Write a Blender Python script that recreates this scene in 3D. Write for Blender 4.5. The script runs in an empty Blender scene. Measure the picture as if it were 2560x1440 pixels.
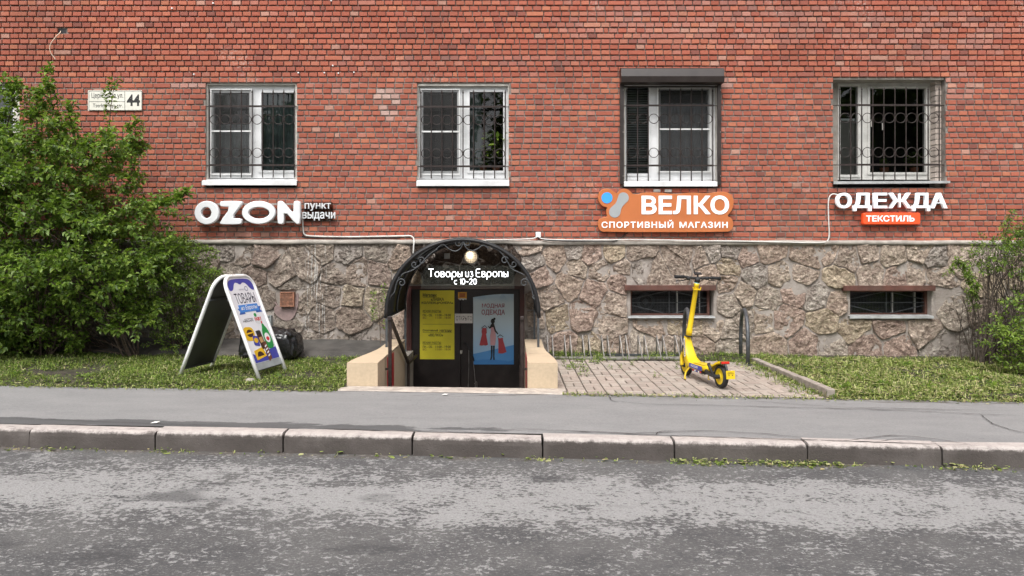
import bpy, bmesh, math, random
from mathutils import Vector, Matrix, noise as mnoise
R = math.radians
random.seed(7)
SC = bpy.context.scene
COL = SC.collection

# ---------------------------------------------------------------- camera, sky, sun, exposure
FPX, CX, HZ, DW, CAMZ = 1850.0, 1280.0, 636.0, 10.75, 1.41      # focal length and horizon in photo pixels, metres to the wall
cd = bpy.data.cameras.new('camera'); cam = bpy.data.objects.new('camera', cd); COL.objects.link(cam)
cam.location = (0, -DW, CAMZ); cam.rotation_euler = (R(90), 0, 0)
cd.sensor_width = 36; cd.lens = FPX / 2560 * 36; cd.shift_y = (HZ - 720) / 2560
cd.clip_start = 0.05; cd.clip_end = 500
SC.camera = cam

SUN_EL, SUN_AZ = 58, 196         # azimuth clockwise from north (+y): the sun stands behind the camera, a little to the left
wd = bpy.data.worlds.new('World'); SC.world = wd; wd.use_nodes = True
nt = wd.node_tree; bg = nt.nodes['Background']
sky = nt.nodes.new('ShaderNodeTexSky'); sky.sky_type = 'NISHITA'; sky.sun_disc = False
sky.sun_elevation = R(SUN_EL); sky.sun_rotation = R(SUN_AZ); sky.dust_density = 4.0; sky.air_density = 1.0
hs = nt.nodes.new('ShaderNodeHueSaturation'); hs.inputs['Saturation'].default_value = 0.16
nt.links.new(sky.outputs[0], hs.inputs['Color']); nt.links.new(hs.outputs[0], bg.inputs[0])
bg.inputs[1].default_value = 0.15
sl = bpy.data.lights.new('sun', 'SUN'); sl.energy = 1.4; sl.angle = R(32); sl.color = (1, 0.97, 0.93)
so = bpy.data.objects.new('sun', sl); COL.objects.link(so)
so.rotation_euler = (R(90 - SUN_EL), 0, R(180 - SUN_AZ))
so.location = (-3, -9, 14)
SC.view_settings.view_transform = 'Standard'; SC.view_settings.look = 'None'; SC.view_settings.gamma = 1
SC.view_settings.use_curve_mapping = False
SC.view_settings.exposure = 0.86
SC.cycles.max_bounces = 6; SC.cycles.transparent_max_bounces = 12

# ---------------------------------------------------------------- pixel to place
def at(px, py, y=0.0):
    d = y + DW
    return Vector(((px - CX) / FPX * d, y, CAMZ - (py - HZ) / FPX * d))
def gz(x):                                  # the street falls gently to the right
    return -0.012 * max(-14, min(14, x))
def gat(px, py, dz=0.0):                    # the ground point under a pixel
    d = 8.0
    for _ in range(12):
        d = FPX * (CAMZ - gz((px - CX) / FPX * d) - dz) / (py - HZ)
    x = (px - CX) / FPX * d
    return Vector((x, d - DW, gz(x) + dz))
def kerb_y(x): return -5.07 - 0.03 * x      # front of the kerb
def edge_y(x): return -3.22 - 0.02 * x      # where the asphalt of the pavement ends

# ---------------------------------------------------------------- materials
def lin(c): return tuple(((v / 255) / 12.92 if v / 255 <= 0.04045 else ((v / 255 + 0.055) / 1.055) ** 2.4) for v in c)
class NT:
    def __init__(s, name):
        s.m = bpy.data.materials.new(name); s.m.use_nodes = True; s.t = s.m.node_tree
        s.b = s.t.nodes['Principled BSDF']; s.out = s.t.nodes['Material Output']
    def n(s, kind, **kw):
        nd = s.t.nodes.new('ShaderNode' + kind)
        for k, v in kw.items():
            if k.startswith('i_'):
                nd.inputs[k[2:].replace('_', ' ')].default_value = v
            else: setattr(nd, k, v)
        return nd
    def l(s, a, b): s.t.links.new(a, b)
    def pos(s, scale=(1, 1, 1), obj=False):
        o = s.n('TexCoord').outputs['Object'] if obj else s.n('NewGeometry').outputs['Position']
        mp = s.n('Mapping'); mp.inputs['Scale'].default_value = scale; s.l(o, mp.inputs[0]); return mp.outputs[0]
    def noise(s, vec, scale, detail=4, rough=0.55, dist=0.0):
        nd = s.n('TexNoise'); nd.inputs['Scale'].default_value = scale; nd.inputs['Detail'].default_value = detail
        nd.inputs['Roughness'].default_value = rough; nd.inputs['Distortion'].default_value = dist
        s.l(vec, nd.inputs['Vector']); return nd.outputs['Fac']
    def ramp(s, v, a, b, lo=0.0, hi=1.0):
        nd = s.n('MapRange'); nd.interpolation_type = 'SMOOTHSTEP'
        for k, x in zip(('From Min', 'From Max', 'To Min', 'To Max'), (a, b, lo, hi)): nd.inputs[k].default_value = x
        s.l(v, nd.inputs['Value']); return nd.outputs[0]
    def math(s, op, a, b=None):
        nd = s.n('Math', operation=op)
        for i, v in enumerate((a, b)):
            if v is None: continue
            if isinstance(v, (int, float)): nd.inputs[i].default_value = v
            else: s.l(v, nd.inputs[i])
        return nd.outputs[0]
    def mix(s, f, a, b, mode='MIX'):
        nd = s.n('Mix'); nd.data_type = 'RGBA'; nd.blend_type = mode
        for sock, v in ((nd.inputs['Factor'], f), (nd.inputs[6], a), (nd.inputs[7], b)):
            if isinstance(v, (int, float)): sock.default_value = v
            elif isinstance(v, tuple): sock.default_value = (*v[:3], 1)
            else: s.l(v, sock)
        return nd.outputs[2]
    def attr(s, name='tint'): return s.n('Attribute', attribute_name=name).outputs['Color']
    def sep(s, vec):
        nd = s.n('SeparateXYZ'); s.l(vec, nd.inputs[0]); return nd.outputs
    def bump(s, h, strength, dist=0.02, prev=None):
        nd = s.n('Bump'); nd.inputs['Strength'].default_value = strength; nd.inputs['Distance'].default_value = dist
        s.l(h, nd.inputs['Height'])
        if prev is not None: s.l(prev, nd.inputs['Normal'])
        s.l(nd.outputs[0], s.b.inputs['Normal']); return nd.outputs[0]
    def col(s, c):
        if isinstance(c, tuple): s.b.inputs['Base Color'].default_value = (*c[:3], 1)
        else: s.l(c, s.b.inputs['Base Color'])
    def rough(s, r):
        if isinstance(r, (int, float)): s.b.inputs['Roughness'].default_value = r
        else: s.l(r, s.b.inputs['Roughness'])

MATS = {}
def mat(name, c, rough=0.6, var=0.12, scale=9, metal=0.0, bump=0.0, bscale=80, dirt=0.0, emit=0.0, ecol=None, spec=0.5):
    """plain procedural surface: two noises vary the colour and roughness, optional dirt and relief"""
    if name in MATS: return MATS[name]
    s = NT(name); v = s.pos()
    f = s.noise(v, scale, 5)
    d = tuple(x * (1 - var) for x in c); e = tuple(min(1, x * (1 + var)) for x in c)
    o = s.mix(s.ramp(f, 0.3, 0.7), d, e)
    if dirt:
        g = s.noise(v, 3.1, 6, 0.7)
        o = s.mix(s.math('MULTIPLY', s.ramp(g, 0.45, 0.75), dirt), o, (0.09, 0.08, 0.065))
    s.col(o); s.rough(s.ramp(f, 0.2, 0.8, max(0.02, rough - 0.08), min(1, rough + 0.08)))
    s.b.inputs['Metallic'].default_value = metal; s.b.inputs['Specular IOR Level'].default_value = spec
    if bump: s.bump(s.noise(v, bscale, 6, 0.65), bump, 0.01)
    if emit:
        s.b.inputs['Emission Color'].default_value = (*(ecol or c), 1); s.b.inputs['Emission Strength'].default_value = emit
    MATS[name] = s.m; return s.m

def make_brick():
    s = NT('brick'); v = s.pos(); t = s.attr()
    f = s.noise(v, 26, 6, 0.7); c = s.mix(s.ramp(f, 0.3, 0.75, 0, 0.30), t, (0.20, 0.055, 0.035))
    sp = s.noise(v, 150, 3, 0.6); c = s.mix(s.ramp(sp, 0.58, 0.75, 0, 0.4), c, (0.5, 0.24, 0.17))
    w = s.noise(v, 1.1, 3, 0.6); w2 = s.noise(v, 34, 4, 0.7)
    eff = s.math('MULTIPLY', s.ramp(w, 0.55, 0.72), s.ramp(w2, 0.46, 0.64, 0, 0.6)); c = s.mix(eff, c, (0.55, 0.45, 0.40))
    g = s.noise(s.pos((1, 1, 0.4)), 0.8, 5, 0.6); c = s.mix(s.ramp(g, 0.42, 0.75, 0, 0.30), c, (0.11, 0.06, 0.045))
    s.col(c); s.rough(0.88); s.b.inputs['Specular IOR Level'].default_value = 0.25
    s.bump(s.noise(v, 120, 6, 0.7), 0.45, 0.006); return s.m
def make_mortar():
    s = NT('mortar'); v = s.pos()
    f = s.noise(v, 14, 6, 0.7); c = s.mix(s.ramp(f, 0.3, 0.7), (0.13, 0.113, 0.10), (0.29, 0.255, 0.225))
    s.col(c); s.rough(0.95); s.bump(s.noise(v, 60, 6, 0.7), 0.6, 0.012); return s.m
def drips(s, c, v):
    """old white paint run down the plinth below the sign"""
    x, y, z = s.sep(v)
    a = s.noise(s.pos((46, 1, 1.3)), 1.0, 2, 0.5); b = s.noise(s.pos((70, 1, 9)), 1.0, 3, 0.6)
    px0 = at(792, 0).x
    band = s.math('MULTIPLY', s.ramp(s.math('ABSOLUTE', s.math('SUBTRACT', x, px0)), 0.0, 0.26, 1, 0), s.ramp(z, 0.05, 0.40))
    k = s.math('MULTIPLY', s.math('MULTIPLY', s.ramp(a, 0.55, 0.60), s.ramp(b, 0.40, 0.52)), s.ramp(band, 0.15, 0.6))
    return s.mix(s.math('MULTIPLY', k, 0.85), c, (0.72, 0.70, 0.66))
def make_stone():
    s = NT('granite_stone'); v = s.pos(); t = s.attr()
    f = s.noise(v, 9, 8, 0.72, 0.4); c = s.mix(s.ramp(f, 0.35, 0.68), s.mix(1.0, t, (0.66, 0.62, 0.60), 'MULTIPLY'), s.mix(1.0, t, (1.12, 1.12, 1.1), 'MULTIPLY')); h_ = s.noise(s.pos((1, 1, 1.3)), 21, 6, 0.8, 0.5); c = s.mix(1.0, c, s.mix(s.ramp(h_, 0.40, 0.60), (0.62, 0.58, 0.56), (1.30, 1.28, 1.24)), 'MULTIPLY')
    g = s.noise(v, 55, 5, 0.7); c = s.mix(s.ramp(g, 0.55, 0.72, 0, 0.55), c, (0.62, 0.53, 0.45))
    g2 = s.noise(v, 75, 4, 0.7); c = s.mix(s.ramp(g2, 0.56, 0.72, 0, 0.5), c, (0.14, 0.115, 0.10))
    c = drips(s, c, v); s.col(c); s.rough(0.9); s.b.inputs['Specular IOR Level'].default_value = 0.3
    vo = s.n('TexVoronoi', feature='F1'); vo.inputs['Scale'].default_value = 24
    dv = s.n('VectorMath', operation='ADD'); nz = s.n('TexNoise'); nz.inputs['Scale'].default_value = 7; s.l(v, nz.inputs['Vector'])
    s.l(v, dv.inputs[0]); s.l(nz.outputs['Color'], dv.inputs[1]); s.l(dv.outputs[0], vo.inputs['Vector'])
    b1 = s.bump(vo.outputs['Distance'], 0.8, 0.03)
    s.bump(s.noise(v, 30, 8, 0.72, 0.6), 1.0, 0.035, b1); return s.m
def make_plinth_mortar():
    s = NT('plinth_mortar'); v = s.pos()
    f = s.noise(v, 6, 7, 0.7); c = s.mix(s.ramp(f, 0.3, 0.7), (0.26, 0.225, 0.20), (0.40, 0.355, 0.32))
    c = drips(s, c, v); s.col(c); s.rough(0.93); s.bump(s.noise(v, 40, 7, 0.7), 0.7, 0.02); return s.m
def kdist(s, v, c0, k):                     # distance in y from the line y = c0 + k x
    x, y, z = s.sep(v); return s.math('SUBTRACT', s.math('ADD', s.math('MULTIPLY', x, k), c0), y)
def make_road():
    s = NT('road_asphalt'); v = s.pos(); d = kdist(s, v, -5.07, -0.03)      # metres from the kerb
    big = s.noise(s.pos((0.55, 1.6, 1)), 0.9, 4, 0.6); mid = s.noise(s.pos((0.8, 1.1, 1)), 4.5, 6, 0.7, 0.5); fleck = s.noise(s.pos((0.85, 1.1, 1)), 33, 4, 0.65, 0.3); fine = s.noise(v, 60, 5, 0.8)
    centre = s.math('ADD', 0.92, s.math('MULTIPLY', s.math('SUBTRACT', big, 0.5), 1.1))
    band = s.ramp(s.math('ABSOLUTE', s.math('SUBTRACT', d, centre)), 0.08, 0.80, 0.74, 0.27)
    e = s.math('ADD', s.math('MULTIPLY', s.math('SUBTRACT', fleck, 0.5), 2.3), s.math('MULTIPLY', s.math('SUBTRACT', mid, 0.5), 1.6))
    k = s.ramp(s.math('ADD', band, e), 0.43, 0.64)
    dk = s.mix(s.ramp(s.noise(v, 2.2, 5, 0.65), 0.3, 0.7), (0.066, 0.066, 0.068), (0.105, 0.104, 0.103))
    lt = s.mix(s.ramp(fine, 0.3, 0.7), (0.212, 0.212, 0.211), (0.300, 0.299, 0.296))
    c = s.mix(k, dk, lt)
    vo = s.n('TexVoronoi'); vo.inputs['Scale'].default_value = 75; s.l(s.pos((0.75, 1.2, 1)), vo.inputs['Vector'])
    rnd = s.sep(vo.outputs['Color'])[0]
    chip = s.ramp(s.noise(s.pos((0.7, 1.2, 1)), 58, 5, 0.8, 0.3), 0.53, 0.62)
    c = s.mix(s.math('MULTIPLY', chip, 0.5), c, s.mix(rnd, (0.16, 0.16, 0.16), (0.36, 0.355, 0.34))); c = s.mix(s.ramp(s.noise(s.pos((0.8, 1.1, 1)), 85, 4, 0.8), 0.44, 0.34, 0, 0.6), c, (0.04, 0.04, 0.042))
    gut = s.math('MULTIPLY', s.ramp(d, 0.02, 0.16, 1, 0), s.ramp(mid, 0.4, 0.6)); c = s.mix(s.math('MULTIPLY', gut, 0.6), c, (0.085, 0.062, 0.045))
    oil = s.ramp(s.noise(s.pos((0.8, 1.6, 1)), 1.5, 3, 0.5), 0.63, 0.73); c = s.mix(s.math('MULTIPLY', oil, 0.65), c, (0.05, 0.05, 0.052))
    s.col(c); s.rough(0.85); s.b.inputs['Specular IOR Level'].default_value = 0.3
    b = s.bump(vo.outputs['Distance'], 0.5, 0.008); s.bump(s.noise(v, 45, 6, 0.7), 0.5, 0.012, b); return s.m
def make_sidewalk():
    s = NT('sidewalk_asphalt'); v = s.pos(); d = s.math('MULTIPLY', kdist(s, v, -4.91, -0.03), -1.0)   # metres behind the kerb
    x, y, z = s.sep(v)
    big = s.noise(s.pos((0.5, 1.2, 1)), 2.6, 6, 0.75); fine = s.noise(v, 48, 6, 0.9)
    c = s.mix(s.ramp(big, 0.3, 0.72), (0.195, 0.195, 0.196), (0.232, 0.231, 0.229))
    c = s.mix(s.ramp(fine, 0.53, 0.70, 0, 0.65), c, (0.36, 0.355, 0.34)); c = s.mix(s.ramp(fine, 0.46, 0.32, 0, 0.65), c, (0.085, 0.085, 0.085))
    n2 = s.noise(s.pos((0.7, 2.6, 1)), 3.2, 6, 0.7, 0.4)
    wet = s.math('MULTIPLY', s.ramp(s.math('ABSOLUTE', s.math('SUBTRACT', d, 0.07)), 0.03, 0.26, 1, 0), s.ramp(x, 1.5, -2.5, 0.35, 1))
    c = s.mix(s.math('MULTIPLY', s.ramp(s.math('ADD', wet, s.math('MULTIPLY', s.math('SUBTRACT', n2, 0.5), 1.9)), 0.55, 0.72), 0.72), c, (0.045, 0.046, 0.048))
    soil = s.ramp(s.math('ADD', d, s.math('MULTIPLY', s.math('SUBTRACT', n2, 0.5), 1.2)), 1.56, 1.72); c = s.mix(s.math('MULTIPLY', soil, 0.75), c, (0.075, 0.066, 0.056))
    s.col(c); s.rough(0.86); s.b.inputs['Specular IOR Level'].default_value = 0.3
    s.bump(s.noise(v, 160, 5, 0.7), 0.4, 0.006); return s.m
def make_kerb():
    s = NT('kerb_concrete'); v = s.pos(); x, y, z = s.sep(v)
    h = s.math('ADD', z, s.math('MULTIPLY', x, 0.012))                     # height over the street's slope
    n1 = s.noise(v, 13, 8, 0.8, 0.3); n2 = s.noise(v, 38, 6, 0.8); n3 = s.noise(v, 2.2, 4)
    c = s.mix(s.ramp(n1, 0.3, 0.7), (0.33, 0.295, 0.275), (0.46, 0.415, 0.39))
    c = s.mix(s.ramp(n2, 0.56, 0.72, 0, 0.6), c, (0.26, 0.215, 0.19))
    grime = s.ramp(s.math('ADD', h, s.math('MULTIPLY', s.math('SUBTRACT', n1, 0.5), 0.09)), -0.034, -0.004, 1, 0)
    c = s.mix(s.math('MULTIPLY', grime, s.ramp(n3, 0.25, 0.6, 0.82, 0.97)), c, s.mix(n2, (0.036, 0.030, 0.027), (0.084, 0.070, 0.063)))
    s.col(c); s.rough(0.9)
    vo = s.n('TexVoronoi'); vo.inputs['Scale'].default_value = 26; s.l(v, vo.inputs['Vector'])
    b = s.bump(s.ramp(vo.outputs['Distance'], 0.05, 0.22), 0.35, 0.006); s.bump(s.noise(v, 60, 6, 0.7), 0.6, 0.01, b); return s.m
def make_soil():
    s = NT('soil'); v = s.pos(); f = s.noise(v, 5, 7, 0.7)
    c = s.mix(s.ramp(f, 0.3, 0.7), (0.030, 0.024, 0.018), (0.080, 0.064, 0.045))
    c = s.mix(s.ramp(s.noise(v, 1.7, 5), 0.42, 0.62, 0, 0.6), c, (0.065, 0.085, 0.022))
    s.col(c); s.rough(0.95); s.bump(s.noise(v, 40, 7, 0.75), 0.9, 0.03); return s.m
def make_leaf(name, trans=0.35, rough=0.45):
    s = NT(name); t = s.attr(); v = s.pos(); f = s.noise(v, 60, 3)
    c = s.mix(s.ramp(f, 0.3, 0.7, 0, 0.35), t, s.mix(1.0, t, (0.55, 0.6, 0.5), 'MULTIPLY')); s.col(c); s.rough(rough)
    s.b.inputs['Specular IOR Level'].default_value = 0.35
    tr = s.n('BsdfTranslucent'); s.l(s.mix(1.0, t, (1.0, 1.15, 0.55), 'MULTIPLY'), tr.inputs[0]); mx = s.n('MixShader'); mx.inputs[0].default_value = trans
    s.l(s.b.outputs[0], mx.inputs[1]); s.l(tr.outputs[0], mx.inputs[2]); s.l(mx.outputs[0], s.out.inputs[0]); return s.m
def make_glass(name='window_glass', tint=(0.80, 0.84, 0.84)):
    s = NT(name); tr = s.n('BsdfTransparent'); tr.inputs[0].default_value = (*tint, 1)
    gl = s.n('BsdfGlossy'); gl.inputs['Roughness'].default_value = 0.02; fr = s.n('Fresnel'); fr.inputs['IOR'].default_value = 1.6
    v = s.pos(); s.bump(s.noise(v, 1.3, 2), 0.03, 0.02); bp = s.b.inputs['Normal'].links[0].from_socket; s.l(bp, gl.inputs['Normal'])
    mx = s.n('MixShader'); s.l(fr.outputs[0], mx.inputs[0]); s.l(tr.outputs[0], mx.inputs[1]); s.l(gl.outputs[0], mx.inputs[2]); s.l(mx.outputs[0], s.out.inputs[0]); return s.m
def make_screen(name, c, cover):
    """fine fly-screen or wire mesh: an even part of it is thread, the rest is holes"""
    s = NT(name); tr = s.n('BsdfTransparent'); v = s.pos(); s.col(s.mix(s.noise(v, 20, 3), tuple(x * 0.85 for x in c), c)); s.rough(0.8)
    mx = s.n('MixShader'); mx.inputs[0].default_value = cover
    s.l(tr.outputs[0], mx.inputs[1]); s.l(s.b.outputs[0], mx.inputs[2]); s.l(mx.outputs[0], s.out.inputs[0]); return s.m
def make_tinted(name, rough=0.8, bump=0.3, bscale=60):
    s = NT(name); t = s.attr(); v = s.pos(); f = s.noise(v, 22, 6, 0.7)
    s.col(s.mix(s.ramp(f, 0.3, 0.7, 0, 0.45), t, s.mix(1.0, t, (0.62, 0.6, 0.58), 'MULTIPLY'))); s.rough(rough)
    if bump: s.bump(s.noise(v, bscale, 6, 0.7), bump, 0.01)
    return s.m
M_BRICK, M_MORTAR, M_STONE, M_PMORT = make_brick(), make_mortar(), make_stone(), make_plinth_mortar()
M_ROAD, M_WALK, M_KERB, M_SOIL = make_road(), make_sidewalk(), make_kerb(), make_soil()
M_LEAF, M_GRASS = make_leaf('leaf'), make_leaf('grass_blade', 0.25, 0.6)
M_GLASS = make_glass()
M_PAVER = make_tinted('paver_concrete', 0.88, 0.5, 90)
M_WHITE = mat('white_plastic', (0.78, 0.78, 0.77), 0.35, 0.05, 5, dirt=0.10)
M_PVC = mat('white_pvc', (0.70, 0.705, 0.71), 0.32, 0.06, 4, dirt=0.22)
M_OLDW = mat('old_white_paint', (0.58, 0.57, 0.54), 0.5, 0.10, 7, dirt=0.35, bump=0.15)
M_IRON = mat('brown_iron', (0.030, 0.021, 0.019), 0.55, 0.3, 30, bump=0.2, spec=0.3)
M_GREYIRON = mat('grey_iron', (0.075, 0.080, 0.086), 0.45, 0.25, 20, bump=0.15, metal=0.3)
M_RACK = mat('galvanised_iron', (0.32, 0.30, 0.28), 0.5, 0.35, 14, metal=0.4, dirt=0.4)
M_BLACK = mat('black_rubber', (0.018, 0.018, 0.019), 0.6, 0.3, 25)
M_DARKMET = mat('dark_metal', (0.012, 0.011, 0.012), 0.5, 0.3, 12, bump=0.1)
M_SKIN = mat('canopy_sheet', (0.012, 0.014, 0.016), 0.38, 0.3, 5)
M_DARK = mat('dark_room', (0.03, 0.029, 0.028), 0.9, 0.2, 3)
M_PLASTER = mat('white_plaster', (0.56, 0.53, 0.48), 0.9, 0.15, 9, bump=0.4, bscale=40, dirt=0.45)
M_CEMENT = mat('cement', (0.33, 0.30, 0.265), 0.92, 0.22, 7, bump=0.6, bscale=30, dirt=0.35)
M_TAN = mat('tan_facing', (0.52, 0.41, 0.285), 0.62, 0.06, 30, bump=0.06, bscale=160, dirt=0.16)
M_MAROON = mat('maroon_paint', (0.085, 0.028, 0.024), 0.5, 0.25, 8, dirt=0.3, bump=0.1)
M_BROWNW = mat('brown_lintel', (0.105, 0.042, 0.031), 0.55, 0.25, 9, dirt=0.45, bump=0.2)
M_CABLE = mat('white_cable', (0.62, 0.61, 0.58), 0.5, 0.12, 9, dirt=0.3)
M_BARK = mat('bark', (0.085, 0.060, 0.045), 0.9, 0.35, 30, bump=0.6, bscale=90)
M_TWIG = mat('grey_twig', (0.085, 0.066, 0.052), 0.9, 0.3, 30, bump=0.5, bscale=90)
M_ZINC = mat('zinc_sheet', (0.46, 0.47, 0.47), 0.45, 0.12, 9, metal=0.35, dirt=0.35)
M_APRON = mat('apron_asphalt', (0.060, 0.055, 0.050), 0.9, 0.35, 5, bump=0.7, bscale=50, dirt=0.4)

# ---------------------------------------------------------------- mesh helpers
class MB:
    """collects shapes; build() links them as one mesh object"""
    def __init__(s): s.v, s.f, s.t = [], [], []
    def add(s, vs, fs, tint=None):
        o = len(s.v); s.v += [tuple(p) for p in vs]; s.f += [tuple(i + o for i in f) for f in fs]
        s.t += [tint or (1, 1, 1)] * len(vs); return s
    def box(s, a, b, tint=None):
        (x0, y0, z0), (x1, y1, z1) = a, b
        return s.add([(x0, y0, z0), (x1, y0, z0), (x1, y1, z0), (x0, y1, z0), (x0, y0, z1), (x1, y0, z1), (x1, y1, z1), (x0, y1, z1)],
                     [(0, 3, 2, 1), (4, 5, 6, 7), (0, 1, 5, 4), (1, 2, 6, 5), (2, 3, 7, 6), (3, 0, 4, 7)], tint)
    def tube(s, pts, r, n=6, cap=True, tint=None):
        pts = [Vector(p) for p in pts]; rs = r if isinstance(r, (list, tuple)) else [r] * len(pts)
        up = None; rings = []
        for i, p in enumerate(pts):
            d = (pts[min(i + 1, len(pts) - 1)] - pts[max(i - 1, 0)])
            d = d.normalized() if d.length > 1e-9 else Vector((0, 0, 1))
            if up is None:
                up = d.orthogonal().normalized()
            up = (up - d * up.dot(d))
            up = up.normalized() if up.length > 1e-6 else d.orthogonal().normalized()
            w = d.cross(up)
            rings.append([p + (up * math.cos(2 * math.pi * k / n) + w * math.sin(2 * math.pi * k / n)) * rs[i] for k in range(n)])
        vs = [q for rg in rings for q in rg]; fs = []
        for i in range(len(pts) - 1):
            for k in range(n):
                a, b = i * n + k, i * n + (k + 1) % n; fs.append((a, b, b + n, a + n))
        if cap:
            fs.append(tuple(range(n - 1, -1, -1))); fs.append(tuple(range((len(pts) - 1) * n, len(pts) * n)))
        return s.add(vs, fs, tint)
    def ring(s, c, r, tr, ax='y', seg=20, n=5):
        pts = []
        for k in range(seg + 1):
            a = 2 * math.pi * k / seg
            o = (math.cos(a) * r, 0, math.sin(a) * r) if ax == 'y' else ((math.cos(a) * r, math.sin(a) * r, 0) if ax == 'z' else (0, math.cos(a) * r, math.sin(a) * r))
            pts.append(Vector(c) + Vector(o))
        return s.tube(pts, tr, n, cap=False)
    def lathe(s, prof, c, axis, n=24, tint=None):
        """profile (radius, offset along axis) turned about axis through c"""
        ax = Vector(axis).normalized(); u = ax.orthogonal().normalized(); w = ax.cross(u); c = Vector(c); vs = []; fs = []
        for (r, h) in prof:
            for k in range(n):
                a = 2 * math.pi * k / n; vs.append(c + ax * h + (u * math.cos(a) + w * math.sin(a)) * r)
        for i in range(len(prof) - 1):
            for k in range(n):
                a, b = i * n + k, i * n + (k + 1) % n; fs.append((a, b, b + n, a + n))
        return s.add(vs, fs, tint)
    def prism(s, poly, y0, y1, tint=None):
        """polygon of (x, z) points between two depths"""
        n = len(poly); vs = [(x, y0, z) for x, z in poly] + [(x, y1, z) for x, z in poly]
        fs = [tuple(range(n)), tuple(range(2 * n - 1, n - 1, -1))] + [(i, n + i, n + (i + 1) % n, (i + 1) % n) for i in range(n)]
        return s.add(vs, fs, tint)
    def mesh(s, name, m, smooth=False, tint=False):
        me = bpy.data.meshes.new(name); me.from_pydata(s.v, [], s.f)
        if tint:
            at_ = me.attributes.new('tint', 'FLOAT_COLOR', 'POINT')
            at_.data.foreach_set('color', [c for t in s.t for c in (t[0], t[1], t[2], 1.0)])
        if m: me.materials.append(m)
        if smooth: me.polygons.foreach_set('use_smooth', [True] * len(me.polygons))
        me.update(); return me
    def build(s, name, m, parent=None, smooth=False, tint=False, fix=False, bevel=0.0):
        me = s.mesh(name, m, smooth, tint)
        if fix or bevel:
            bm = bmesh.new(); bm.from_mesh(me); bmesh.ops.recalc_face_normals(bm, faces=bm.faces)
            if bevel: bmesh.ops.bevel(bm, geom=[e for e in bm.edges if e.is_manifold and e.calc_face_angle(0) > 0.5], offset=bevel, segments=2, affect='EDGES', profile=0.6)
            bm.to_mesh(me); bm.free()
        return link(name, me, parent)
def link(name, me, parent=None):
    o = bpy.data.objects.new(name, me); COL.objects.link(o)
    if parent is not None: put(o, parent)
    return o
def put(o, parent):                        # parent while staying where it is
    o.parent = parent; o.matrix_parent_inverse = parent.matrix_basis.inverted()
def tag(o, label=None, cat=None, group=None, kind=None):
    for k, v in (('label', label), ('category', cat), ('group', group), ('kind', kind)):
        if v: o[k] = v
    return o
def thing(name, label, cat, loc=(0, 0, 0), group=None):
    o = bpy.data.objects.new(name, None); o.location = loc; o.empty_display_size = 0.1; COL.objects.link(o)
    return tag(o, label, cat, group)
def part(name, loc, parent):
    o = bpy.data.objects.new(name, None); o.location = loc; o.empty_display_size = 0.05; COL.objects.link(o); put(o, parent); return o

def curve_mesh(loops, depth, bevel=0.0):
    """closed 2-D loops (holes allowed) filled and thickened; lies in xy, thickness along z from -depth/2 to depth/2"""
    c = bpy.data.curves.new('outline', 'CURVE'); c.dimensions = '2D'; c.fill_mode = 'BOTH'
    c.extrude = max(0.0, depth / 2 - bevel); c.bevel_depth = bevel; c.bevel_resolution = 1; c.offset = -bevel
    for lp in loops:
        sp = c.splines.new('POLY'); sp.points.add(len(lp) - 1); sp.use_cyclic_u = True
        for p, q in zip(sp.points, lp): p.co = (q[0], q[1], 0, 1)
    o = bpy.data.objects.new('outline', c); me = bpy.data.meshes.new_from_object(o)
    bpy.data.objects.remove(o); bpy.data.curves.remove(c); return me
def text_mesh(body, w, h, depth=0.0, weight=0.0, bevel=0.0, shear=0.0, space=1.0, align='CENTER'):
    """letters scaled to fill a w x h box centred on the origin of the xy plane"""
    c = bpy.data.curves.new('letters', 'FONT'); c.body = body; c.resolution_u = 3; c.offset = weight; c.shear = shear
    c.space_character = space; c.align_x = align; c.space_line = 0.9
    o = bpy.data.objects.new('letters', c); me = bpy.data.meshes.new_from_object(o)
    xs = [v.co.x for v in me.vertices]; ys = [v.co.y for v in me.vertices]
    sx, sy = w / (max(xs) - min(xs)), h / (max(ys) - min(ys)); mx, my = (max(xs) + min(xs)) / 2, (max(ys) + min(ys)) / 2
    if depth:
        bpy.data.meshes.remove(me); c.extrude = (depth / 2 - bevel); c.bevel_depth = bevel; me = bpy.data.meshes.new_from_object(o)
    for v in me.vertices: v.co = ((v.co.x - mx) * sx, (v.co.y - my) * sy, v.co.z)
    bpy.data.objects.remove(o); bpy.data.curves.remove(c); return me
def stand(me, origin, u=Vector((1, 0, 0)), v=Vector((0, 0, 1))):
    """lay an xy mesh on the plane with axes u (right) and v (up); its z goes to u x v"""
    u, v = Vector(u).normalized(), Vector(v).normalized(); w = u.cross(v)
    m = Matrix((u, v, w)).transposed().to_4x4(); m.translation = Vector(origin); me.transform(m); return me
def wall_text(name, body, x0, x1, y0, y1, y, m, parent, depth=0.02, **k):
    """letters filling a pixel box on a plane parallel to the wall, their back at depth y"""
    a, b = at(x0, y1, y), at(x1, y0, y); me = text_mesh(body, b.x - a.x, b.z - a.z, depth, **k)
    c = (a + b) / 2; c.y -= depth / 2 if depth else 0
    stand(me, c); me.materials.append(m); return link(name, me, parent)
def wall_shape(name, loops, y, m, parent, depth=0.02, bevel=0.0, smooth=False):
    """pixel outlines standing on a plane parallel to the wall"""
    L = [[((p[0] - CX) / FPX * (y + DW), CAMZ - (p[1] - HZ) / FPX * (y + DW)) for p in lp] for lp in loops]
    me = curve_mesh(L, depth, bevel); stand(me, (0, y - depth / 2, 0)); me.materials.append(m)
    return link(name, me, parent)
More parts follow.
